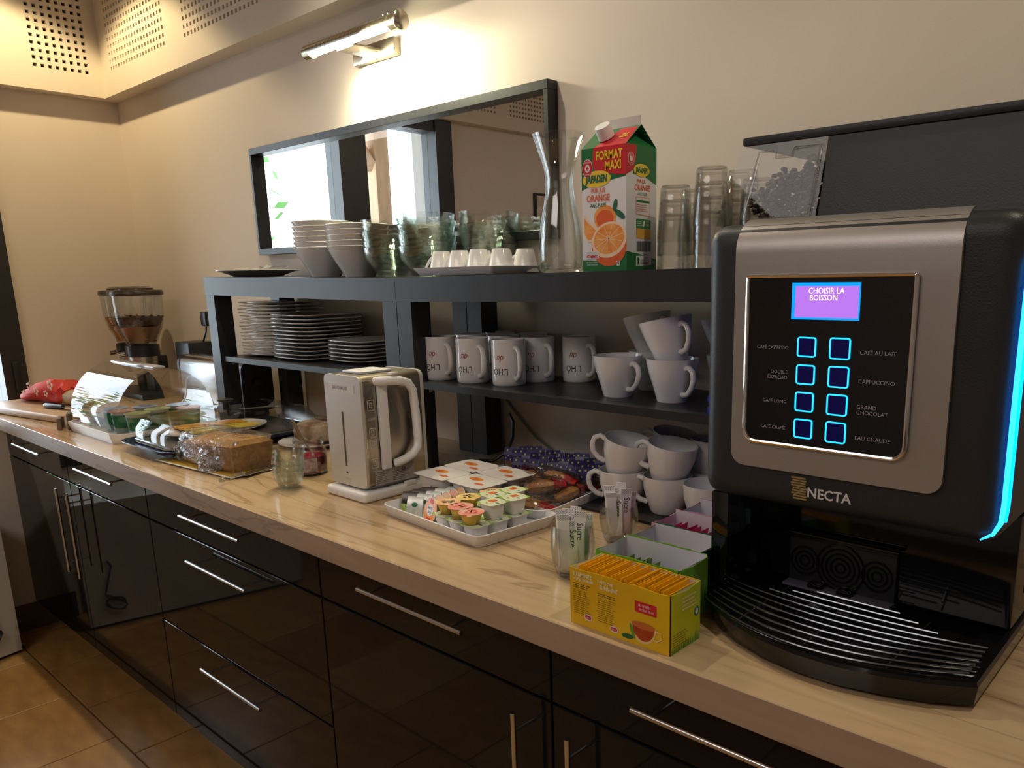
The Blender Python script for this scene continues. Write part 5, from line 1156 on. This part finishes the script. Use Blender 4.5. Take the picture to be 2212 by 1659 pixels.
# foil sachets standing at the left of the tray
FB = mat('sachet_dark', (0.055, 0.045, 0.04), 0.2, 0.3); FW = mat('sachet_white', (0.74, 0.75, 0.72), 0.25, 0.2, col2=(0.45, 0.50, 0.45), vscale=60); FBR = mat('sachet_brown', (0.09, 0.035, 0.015), 0.25, 0.2); FG = mat('sachet_green_foot', (0.30, 0.42, 0.10), 0.4)
def sachet(label, a, b, m, top, lean=22, h=0.036, w_=0.015, yaw=0.55, mark=None):
    x, y = tl(a, b)
    t = T('portion_sachet', label, 'sachet', (x, y, CT + 0.0036), rot=(math.radians(-lean), 0, RT + yaw), group='portion sachets on the tray')
    mb = MB().loft([[(-w_, -0.0006, 0), (w_, -0.0006, 0), (w_, 0.0006, 0), (-w_, 0.0006, 0)], [(-w_, -0.003, h * .25), (w_, -0.003, h * .25), (w_, 0.003, h * .25), (-w_, 0.003, h * .25)], [(-w_, -0.003, h * .75), (w_, -0.003, h * .75), (w_, 0.003, h * .75), (-w_, 0.003, h * .75)], [(-w_, -0.0006, h), (w_, -0.0006, h), (w_, 0.0006, h), (-w_, 0.0006, h)]])
    P('packet', mb, m, t, math.radians(50))
    if top: P('colour_band', MB().box(-w_ - .0002, w_ + .0002, -0.0034, 0.0034, h * top[0], h * top[1], 0.0005), top[2], t)
    if mark: P('leaf_mark', MB().sphere((0, -0.0034, h * 0.6), 0.006, 0.0004, 0.004, 8, 5), LEAF, t)
    return t
for k in range(6):
    sachet('dark foil sachet, %s from the tray front left corner' % ['first', 'second', 'third', 'fourth', 'fifth', 'sixth'][k], -0.110 - 0.0012 * k, -0.050 + 0.021 * k, FB if k < 3 else FBR, (0.0, 0.38, FG) if k == 0 else None)
for k in range(7):
    sachet('white foil sachet with green leaf, %s from the front' % ['first', 'second', 'third', 'fourth', 'fifth', 'sixth', 'seventh'][k], -0.074 - 0.003 * k, -0.062 + 0.021 * k, FW, None, mark=True)

# four-pack yoghurts
YX, YY, YR_ = 1.218, -0.345, math.radians(-3)
LF = mat('yoghurt_lid_fruit', (0.80, 0.76, 0.74), 0.35, var=0.08, vscale=24)
for k, (a, b, l) in enumerate(((-0.050, -0.037, 'front left'), (0.050, -0.037, 'front right'), (-0.050, 0.037, 'back left'), (0.050, 0.037, 'back right'))):
    t = T('fruit_yoghurt', 'square white fruit yoghurt with picture lid, %s of the pack of four' % l, 'yoghurt', (YX + a * 0.98, YY + b, CT), YR_, group='pack of four fruit yoghurts')
    P('cup', MB().lathe([(0.0340, 0), (0.0360, 0.002), (0.0420, 0.050), (0.046, 0.051)], 28, e=5, sy=0.76, rot=PI / 28), YW, t)
    P('lid', MB().lathe([(0.0485, 0.0513), (0.0485, 0.0524)], 28, e=9, sy=0.755, rot=PI / 28), LF, t)
    m = MB(); m.sphere((-0.012, 0.008, 0.0527), 0.018, 0.009, 0.0003, 12, 4); P('mango_print', m, mat('mango_print', (0.85, 0.38, 0.03), 0.4, col2=(0.62, 0.08, 0.02), vscale=70), t)
    m = MB(); m.sphere((0.020, -0.012, 0.0527), 0.013, 0.005, 0.0003, 10, 4); P('slice_print', m, mat('slice_print', (0.70, 0.14, 0.03), 0.4), t)

# madeleines tray
tray('madeleine_tray', 'white tray of wrapped madeleines behind the portion tray', 1.330, -0.262, math.radians(8), 0.082, 0.125, 0.020, 0.035)
MD = mat('madeleine_gold', (0.62, 0.30, 0.05), 0.6, col2=(0.42, 0.16, 0.03), vscale=40); MRED = mat('wrapper_red', (0.55, 0.02, 0.02), 0.3)
FILM2 = thin('wrapper_clear', (0.95, 0.92, 0.90), 0.12, 0.7, 0.08, (0.70, 0.62, 0.58), bump=0.9, bscale=60)
md = [(1.372, -0.350, 0.014, 0.3, 'front one with the red end, near the tray rim'), (1.300, -0.318, 0.014, 2.2, 'left one lying low'), (1.345, -0.295, 0.032, 1.0, 'one in the middle of the heap'), (1.290, -0.262, 0.034, 2.6, 'one at the left top of the heap'), (1.335, -0.240, 0.036, 0.2, 'one at the top back of the heap'), (1.378, -0.262, 0.016, 1.5, 'one at the right side'), (1.345, -0.200, 0.016, 0.8, 'one at the far back'), (1.300, -0.210, 0.016, 1.9, 'one at the back left')]
for k, (x, y, z, a, l) in enumerate(md):
    t = T('madeleine', 'wrapped golden madeleine, %s' % l, 'madeleine', (x, y, CT + z + 0.004), rot=(rnd.uniform(-0.25, 0.25), rnd.uniform(-0.25, 0.25), a), group='wrapped madeleines')
    mb = MB(); rings = []
    for j in range(9):
        s = -1 + 2 * j / 8; wv = math.sqrt(max(0.03, 1 - s * s))
        rings.append([(0.031 * s, 0.0165 * wv * math.cos(q) * (1 + 0.08 * math.cos(7 * q)), 0.0125 * wv * math.sin(q)) for q in [2 * PI * i / 18 for i in range(18)]])
    P('cake', mb.loft(rings), MD, t)
    P('film', crumple(-0.038, 0.038, -0.020, 0.020, -0.0145, 0.0145, 0.0016, 20 + k), FILM2, t, math.radians(20))
    P('red_end', MB().loft([[(0.020 + 0.012 * j, 0.0175 * (1 - 0.10 * j) * math.cos(q), 0.0138 * (1 - 0.3 * j) * math.sin(q)) for q in [2 * PI * i / 16 for i in range(16)]] for j in range(3)], False, False), MRED, t)

# biscuits tray
tray('biscuit_tray', 'white tray of wrapped biscuits at the wall under the bench', 1.262, -0.155, math.radians(-4), 0.150, 0.078, 0.020, 0.03)
BB = mat('wrapper_navy', (0.022, 0.018, 0.16), 0.3, spec=0.6); BYL = mat('square_yellow', (0.66, 0.62, 0.12), 0.4); CRM2 = mat('biscuit_caramel', (0.36, 0.17, 0.07), 0.55, col2=(0.26, 0.11, 0.04), vscale=50)
def biscuit(label, x, y, rz, lean):
    t = T('wrapped_biscuit', label, 'biscuit', (x, y, CT + 0.0042), rot=(math.radians(lean), 0, rz), group='wrapped biscuits with navy and yellow tops')
    w_ = 0.0155
    P('biscuit', MB().box(-w_ + .002, w_ - .002, -0.004, 0.004, 0.0, 0.034, 0.003), CRM2, t)
    P('film_foot', MB().box(-w_, w_, -0.0052, 0.0052, 0.0002, 0.031, 0.003), FILM2, t)
    tp_ = MB(); rings = []
    for (z, d) in ((0.024, 0.0056), (0.036, 0.0050), (0.043, 0.0020), (0.049, 0.0008)): rings.append([(-w_, -d, z), (w_, -d, z), (w_, d, z), (-w_, d, z)])
    tp_.loft(rings)
    for j in range(8): tp_.add([(-w_ + j * w_ / 4, -0.0008, 0.049), (-w_ + (j + 1) * w_ / 4, -0.0008, 0.049), (-w_ + (j + .5) * w_ / 4, 0, 0.0525)], [(0, 1, 2)])
    P('navy_top', tp_, BB, t, None)
    ys = MB()
    for (a, b) in ((-0.010, 0.029), (0.001, 0.0265), (0.010, 0.031), (-0.004, 0.034)):
        s = 0.0021; ys.add([(a - s, -0.0060, b), (a, -0.0060, b - s), (a + s, -0.0060, b), (a, -0.0060, b + s)], [(0, 1, 2, 3)])
    for (a, b) in ((-0.008, 0.0455), (0.004, 0.0460)):
        s = 0.0018; ys.add([(a - s, -0.0026, b - s), (a + s, -0.0026, b - s), (a + s, -0.0014, b + s), (a - s, -0.0014, b + s)], [(0, 1, 2, 3)])
    P('yellow_squares', ys, BYL, t, None)
    return t
rown = ['first', 'second', 'third', 'fourth', 'fifth', 'sixth', 'seventh', 'eighth', 'ninth', 'tenth']
b0 = biscuit('wrapped biscuit with navy top, front row, first from the left', 1.205, -0.212, math.radians(32), -6)
for k in range(1, 8): dup(b0, (1.205 + 0.0235 * k, -0.212 + 0.001 * k, CT + 0.0042 + rnd.uniform(0, 0.003)), 'wrapped biscuit with navy top, front row, %s from the left' % rown[k], rot=(math.radians(-6 + rnd.uniform(-2, 2)), 0, math.radians(32 + rnd.uniform(-6, 6))))
for k in range(10): dup(b0, (1.135 + 0.0265 * k, -0.170, CT + 0.0042 + rnd.uniform(0, 0.005)), 'wrapped biscuit with navy top, middle row, %s from the left' % rown[k], rot=(math.radians(-5 + rnd.uniform(-2, 2)), 0, math.radians(32 + rnd.uniform(-16, 16))))
for k in range(9): dup(b0, (1.140 + 0.0265 * k, -0.128, CT + 0.0042 + rnd.uniform(0, 0.007)), 'wrapped biscuit with navy top, back row, %s from the left' % rown[k], rot=(math.radians(-4), 0, math.radians(32 + rnd.uniform(-16, 16))))

# ================================================================ SUGAR GLASSES
PAP = mat('sugar_paper', (0.80, 0.78, 0.78), 0.6)
def sugar(label, x, y, h, n, zt_, seed, wid):
    t = T('sugar_glass', label, 'glass', (x, y, CT))
    pr_ = [(0.0005, 0.0), (0.020, 0.0), (0.0235, 0.004), (0.0290, 0.022), (0.0315, 0.040), (0.0305, h - 0.012), (0.0290, h), (0.0278, h), (0.0292, h - 0.012), (0.0302, 0.040), (0.0278, 0.023), (0.022, 0.011), (0.0005, 0.010)]
    P('glass', MB().lathe(pr_, 40, cap0=False, cap1=False), GLASSY, t, math.radians(60))
    r_ = random.Random(seed)
    for k in range(n):
        a = 2 * PI * k / n * 0.97; R0, R1 = 0.0125, 0.0205 * (0.75 + 0.25 * (k % 2))
        if k % 3 == 2: R1 = 0.008
        yaw = math.radians(42) + r_.uniform(-0.5, 0.5); top = zt_ - 0.006 * (k % 3) - r_.uniform(0, 0.008)
        s = T('sugar_stick', 'white paper sugar stick, %s anticlockwise from the right, in the %s' % (ORD2[k], wid), 'sugar stick', (x + R0 * math.cos(a), y + R0 * math.sin(a), CT + 0.0115), group='paper sugar sticks in the %s' % wid)
        dx_, dy_ = (R1 - R0) * math.cos(a), (R1 - R0) * math.sin(a); w_ = 0.0085; c_, s_ = math.cos(yaw), math.sin(yaw); rings = []
        L = top - 0.0115
        for (f, ww, d) in ((0, w_, 0.0006), (0.12, w_ * 0.85, 0.0032), (0.75, w_ * 0.85, 0.0030), (0.88, w_, 0.0006), (1, w_, 0.0004)):
            cx, cy_2 = dx_ * f, dy_ * f
            rings.append([(cx + c_ * u_ * ww - s_ * v_ * d, cy_2 + s_ * u_ * ww + c_ * v_ * d, L * f) for u_, v_ in ((-1, -1), (1, -1), (1, 1), (-1, 1))])
        P('paper', MB().loft(rings), PAP, s, math.radians(50))
        dt = MB()
        for i in range(5):
            for j in range(5):
                u_ = -0.8 + 0.4 * i + (0.2 if j % 2 else 0); f = 0.905 + 0.019 * j
                if u_ > 0.95: continue
                cx, cy_2 = dx_ * f, dy_ * f; e_ = 0.00075
                for_ = [(cx + c_ * (u_ * w_ + p) + s_ * 0.0009, cy_2 + s_ * (u_ * w_ + p) - c_ * 0.0009, L * f + q) for p, q in ((-e_, 0), (0, -e_), (e_, 0), (0, e_))]
                dt.add(for_, [(0, 1, 2, 3)])
        P('dotted_end', dt, mat('dot_violet_grey', (0.16, 0.13, 0.22), 0.6), s, None)
        if math.sin(a) < 0.3 and k % 2 == 0:
            f = 0.66; fn = lambda p, q: (dx_ * (f + q0(p)) + c_ * q + s_ * 0.0036, dy_ * (f + q0(p)) + s_ * q - c_ * 0.0036, L * f - p)
            q0 = lambda p: -p / L
            text('Sucre', 0.0125, INK, s, fn, sx=0.9)
    return t
sugar('clear glass of paper sugar sticks, nearer one left of the yellow tea box', 1.618, -0.517, 0.075, 9, 0.101, 3, 'nearer glass')
sugar('clear glass of paper sugar sticks, farther one beside the white cups', 1.578, -0.362, 0.060, 9, 0.094, 5, 'farther glass')

# ================================================================ TEA BOXES
KR = mat('card_inside', (0.66, 0.64, 0.68), 0.7)
def teabox(label, x0, x1, y0, y1, z1, mf, ms, flap=0.0, lid=None, dip=0.012):
    t = T('tea_box', label, 'tea box', ((x0 + x1) / 2, (y0 + y1) / 2, CT)); th = 0.0009; z0 = CT
    PW('bottom', MB().box(x0 + th, x1 - th, y0 + th, y1 - th, z0, z0 + th), KR, t, None)
    def wall(pts, dx_, dy_, m, nm):
        n = len(pts); a = [(p[0], p[1], p[2]) for p in pts]; b = [(p[0] + dx_, p[1] + dy_, p[2]) for p in pts]
        PW(nm, MB().add(a + b, [tuple(range(n)), tuple(reversed(range(n, 2 * n)))] + [(i, (i + 1) % n, (i + 1) % n + n, i + n) for i in range(n)]), m, t, None)
    r_ = random.Random(int(x0 * 1000 + y0 * 333)); N = 9
    top = [(x1 - (x1 - x0) * k / N, z1 + (r_.uniform(-0.0018, 0.0008) if 0 < k < N else 0)) for k in range(N + 1)]
    wall([(x0, y0, z0), (x1, y0, z0)] + [(a, y0, b) for a, b in top], 0, th, mf, 'front')
    wall([(x1, y0, z0), (x1, y1, z0), (x1, y1, z1), (x1, (y0 + y1) / 2, z1 - dip * 0.3), (x1, y0, z1)], -th, 0, ms, 'end')
    wall([(x0, y0 + th, z0), (x0, y1, z0), (x0, y1, z1), (x0, (y0 + y1) / 2, z1 - dip * 0.2), (x0, y0 + th, z1)], th, 0, ms, 'end')
    wall([(x0 + th, y1, z0), (x1 - th, y1, z0), (x1 - th, y1, z1 + flap)] + [(x1 - (x1 - x0) * k / N, y1, z1 + flap + r_.uniform(-0.001, 0.0015)) for k in range(1, N)] + [(x0 + th, y1, z1 + flap)], 0, -th, mf, 'back')
    # pale inner lining
    li = MB(); e_ = th + 0.0002
    li.add([(x0 + e_, y0 + e_, z0 + th), (x1 - e_, y0 + e_, z0 + th), (x1 - e_, y0 + e_, z1 - .003), (x0 + e_, y0 + e_, z1 - .003)], [(0, 1, 2, 3)])
    li.add([(x0 + e_, y1 - e_, z0 + th), (x1 - e_, y1 - e_, z0 + th), (x1 - e_, y1 - e_, z1 + flap - .001), (x0 + e_, y1 - e_, z1 + flap - .001)], [(0, 1, 2, 3)])
    li.add([(x0 + e_, y0 + e_, z0 + th), (x0 + e_, y1 - e_, z0 + th), (x0 + e_, y1 - e_, z1 - .001), (x0 + e_, y0 + e_, z1 - .001)], [(0, 1, 2, 3)])
    li.add([(x1 - e_, y0 + e_, z0 + th), (x1 - e_, y1 - e_, z0 + th), (x1 - e_, y1 - e_, z1 - .001), (x1 - e_, y0 + e_, z1 - .001)], [(0, 1, 2, 3)])
    PW('lining', li, KR, t, None)
    return t
def teabags(where, x0, x1, y0, y1, zt_, n, m, name='tea_bag', lean=0.010, cat='tea bag'):
    for k in range(n):
        x = x0 + (x1 - x0) * (k + 0.5) / n + rnd.uniform(-.0006, .0006); h = zt_ - CT - 0.001 + rnd.uniform(-0.003, 0.002)
        t = T(name, '%s tea bag envelope, %s in the row, in %s' % (where[0], ORD2[k], where[1]), cat, (x, (y0 + y1) / 2, CT + 0.0010), group='tea bag envelopes in %s' % where[1])
        l_ = lean * (0.6 + 0.8 * math.sin(k * 0.7) ** 2); d = 0.0012
        ya, yb = y0 - (y0 + y1) / 2, y1 - (y0 + y1) / 2
        P('envelope', MB().loft([[(-d, ya, 0), (d, ya, 0), (d, yb, 0), (-d, yb, 0)], [(l_ * .5 - d, ya, h * .5), (l_ * .5 + d, ya, h * .5), (l_ * .5 + d, yb, h * .5), (l_ * .5 - d, yb, h * .5)], [(l_ - .0003, ya, h), (l_ + .0003, ya, h), (l_ + .0003, yb, h), (l_ - .0003, yb, h)]]), m, t, None)
YEL = mat('box_yellow', (0.80, 0.52, 0.015), 0.35, col2=(0.72, 0.40, 0.01), vscale=7); YLM = mat('box_lime_yellow', (0.66, 0.62, 0.02), 0.35, col2=(0.42, 0.52, 0.02), vscale=14)
EVY = mat('envelope_yellow', (0.90, 0.50, 0.01), 0.4)
BX = (1.7180, 1.8650, -0.6350, -0.5750, 0.9715)
t = teabox('open yellow tea box full of yellow envelopes at the worktop front', *BX, YEL, YLM)
teabags(('yellow', 'the yellow tea box'), BX[0] + 0.003, BX[1] - 0.014, BX[2] + 0.004, BX[3] - 0.004, 0.9735, 34, EVY)
F = BX[2]
WP = mat('print_pale', (0.88, 0.74, 0.42), 0.5); BRN = mat('print_brown_text', (0.20, 0.13, 0.02), 0.5)
def ft(s, sz, m, x, z, **k): textW(s, sz, m, t, front(x, F - .0004, z), **k)
ft('ILLUMINEZ', 0.0070, WP, 1.7385, 0.9645, sx=0.85, bold=0.0003); ft('VOTRE JOURNÉE', 0.0048, WP, 1.7395, 0.9585, sx=0.85, bold=0.0002)
ft('TASTE THE', 0.0050, WP, 1.7730, 0.9630, sx=0.95, bold=0.0002); ft('SUNSHINE', 0.0068, WP, 1.7780, 0.9565, sx=0.85, bold=0.0003)
fine_print([(F - .0004, 1.7235, 1.7530)], 0.9520, 0.0024, 3, 'y', INK, t, 0.0008)
fine_print([(F - .0004, 1.7235, 1.7500)], 0.9435, 0.0026, 12, 'y', BRN, t, 0.0007)
fine_print([(F - .0004, 1.7620, 1.7890)], 0.9480, 0.0024, 2, 'y', INK, t, 0.0008)
fine_print([(F - .0004, 1.7620, 1.7900)], 0.9420, 0.0026, 12, 'y', BRN, t, 0.0007)
for (lx, lz) in ((1.7465, 0.9130), (1.7860, 0.9095)):
    pan([(lx - .0058, lz), (lx - .0048, lz + .0030), (lx, lz + .0042), (lx + .0048, lz + .0030), (lx + .0058, lz), (lx + .0048, lz - .0030), (lx, lz - .0042), (lx - .0048, lz - .0030)], F - .0004, CW)
    pan([(lx - .0048, lz), (lx - .0040, lz + .0023), (lx + .0040, lz + .0023), (lx + .0048, lz), (lx + .0040, lz - .0023), (lx - .0040, lz - .0023)], F - .0005, CRD)
    textW('Lipton', 0.0034, CW, t, front(lx, F - .0007, lz), sx=0.85)
pan([(1.8165, 0.9545), (1.8465, 0.9545), (1.8465, 0.9410), (1.8165, 0.9410)], F - .0004, CRD)
textW('L81150L023', 0.0042, CW, t, front(1.8300, F - .0006, 0.9500), sx=0.85); textW('04/2020  05:04', 0.0042, CW, t, front(1.8325, F - .0006, 0.9450), sx=0.80)
# printed cup of tea
pan(ell(1.8280, 0.9270, 0.0185, 0.0225, 180, 360), F - .0004, mat('print_glass_cup', (0.80, 0.58, 0.25), 0.4))
pan(ell(1.8285, 0.9260, 0.0155, 0.0185, 180, 360), F - .0005, mat('print_tea_red', (0.32, 0.03, 0.01), 0.4, col2=(0.55, 0.10, 0.01), vscale=60))
pan(ell(1.8285, 0.9262, 0.0165, 0.0042), F - .0006, mat('print_tea_top', (0.58, 0.16, 0.03), 0.4))
h_ = MB(); h_.tube([(1.8450, F - .0006, 0.9240), (1.8530, F - .0006, 0.9235), (1.8540, F - .0006, 0.9170), (1.8480, F - .0006, 0.9125), (1.8420, F - .0006, 0.9130)], 0.0006, 5); PW('print', h_, MATS['print_glass_cup'], t)
pan(ell(1.8060, 0.9075, 0.0085, 0.0030, rot=0.1), F - .0006, CGT); pan(ell(1.8130, 0.9160, 0.0025, 0.0095, rot=0.35), F - .0007, mat('print_leaf', (0.12, 0.32, 0.03), 0.4))
X1 = BX[1]
fine_print([(X1 + .0004, -0.631, -0.600)], 0.9220, 0.0028, 6, 'x', BRN, t); fine_print([(X1 + .0004, -0.612, -0.582)], 0.9600, 0.0045, 4, 'x', WP, t, 0.0018)
pans(ell(-0.583, 0.9370, 0.0050, 0.0060), X1 + .0004, mat('print_teal', (0.02, 0.22, 0.22), 0.4)); pans(ell(-0.583, 0.9370, 0.0028, 0.0036), X1 + .0005, CW)
gr = MB()
for k in range(16):
    y = -0.633 + 0.0036 * k; hgt = 0.005 + 0.008 * (k / 16) * rnd.random() + 0.003; gr.add([(X1 + .0004, y, CT + .001), (X1 + .0004, y + .003, CT + .001), (X1 + .0004, y + .0025, CT + hgt)], [(0, 1, 2)])
PW('grass_print', gr, mat('print_grass', (0.10, 0.30, 0.05), 0.5), t, None)
# second box: green
GB = mat('box_green', (0.05, 0.30, 0.03), 0.35, col2=(0.22, 0.45, 0.03), vscale=16)
B2 = (1.7060, 1.8330, -0.5720, -0.5080, 0.9735)
t = teabox('open green tea box with a few envelopes behind the yellow one', *B2, GB, GB, 0.003)
teabags(('green', 'the green tea box left part'), B2[0] + 0.012, B2[0] + 0.050, B2[2] + 0.006, B2[3] - 0.012, 0.957, 7, mat('envelope_green', (0.22, 0.34, 0.10), 0.45), lean=0.014)
teabags(('bright blue', 'the green tea box right part'), B2[0] + 0.058, B2[0] + 0.090, B2[2] + 0.006, B2[3] - 0.020, 0.953, 5, mat('envelope_blue', (0.01, 0.22, 0.75), 0.4))
textW('6', 0.016, mat('print_swirl', (0.01, 0.14, 0.03), 0.5), t, side(B2[1] + .0004, -0.556, 0.948)) if False else None
sw = MB()
for k in range(3): sw.tube([(B2[1] + .0006, -0.557 + 0.014 * k + 0.004 * math.cos(a) * (1 - a / 12), 0.945 - 0.006 * k + 0.005 * math.sin(a)) for a in [0.5 * j for j in range(12)]], 0.0005, 5)
PW('swirl_print', sw, mat('print_swirl', (0.01, 0.14, 0.03), 0.5), t)
# third box: dark green, empty
DG = mat('box_dark_green', (0.01, 0.12, 0.04), 0.35)
B3 = (1.7080, 1.8180, -0.5060, -0.4450, 0.9735)
t = teabox('empty dark green tea box with pale inside', *B3, DG, DG, 0.004)
PW('light_band', MB().box(B3[1] + .0002, B3[1] + .0005, B3[2] + .001, B3[3] - .001, 0.905, 0.925), mat('band_bright_green', (0.05, 0.42, 0.03), 0.4), t, None)
# fourth and fifth boxes: pink
PK = mat('box_pink', (0.62, 0.30, 0.44), 0.4); MG = mat('envelope_magenta', (0.55, 0.01, 0.16), 0.4)
B4 = (1.7000, 1.8150, -0.4430, -0.3830, 0.9745)
t = teabox('open pink tea box with magenta envelopes beside the machine', *B4, PK, PK, 0.006)
teabags(('magenta', 'the pink tea box'), B4[0] + 0.006, B4[0] + 0.075, B4[2] + 0.006, B4[3] - 0.008, 0.966, 11, MG, lean=0.012)
B5 = (1.7050, 1.8150, -0.3810, -0.3250, 0.9780)
t = teabox('second pink tea box at the back against the white cups', *B5, PK, mat('box_crimson', (0.40, 0.01, 0.06), 0.4), 0.006)

# ================================================================ SEEN IN THE MIRROR
t = T('picture_frame', 'dark framed picture on the left wall reflected in the mirror', 'picture', (-1.156, -2.40, 1.56))
P('frame', MB().box(0.0005, 0.018, -0.10, 0.10, 0, 0.24, 0.002), DFR, t)
P('picture', MB().box(0.0181, 0.0195, -0.085, 0.085, 0.015, 0.225), mat('picture_tan', (0.40, 0.28, 0.16), 0.6, col2=(0.75, 0.70, 0.60), vscale=18), t, None)
t = T('chalkboard', 'small orange wood framed chalkboard reflected in the mirror', 'chalkboard', (-1.14, -2.13, 1.40))
P('frame', MB().box(0.0, 0.018, -0.075, 0.075, 0, 0.20, 0.002), mat('orange_wood', (0.55, 0.25, 0.08), 0.5), t)
P('slate', MB().box(0.0181, 0.0200, -0.057, 0.057, 0.018, 0.180), BPLAST, t, None)
t = T('side_table', 'narrow table below the chalkboard by the left wall', 'table', (-0.99, -2.2, FZ))
P('top', MB().box(-0.16, 0.16, -0.30, 0.30, 1.225, 1.249, 0.003), BLACKWOOD, t)
for a in (-0.14, 0.12):
    for b in (-0.28, 0.26): P('leg', MB().box(a, a + 0.02, b, b + 0.02, 0.0005, 1.225), BLACKWOOD, t)
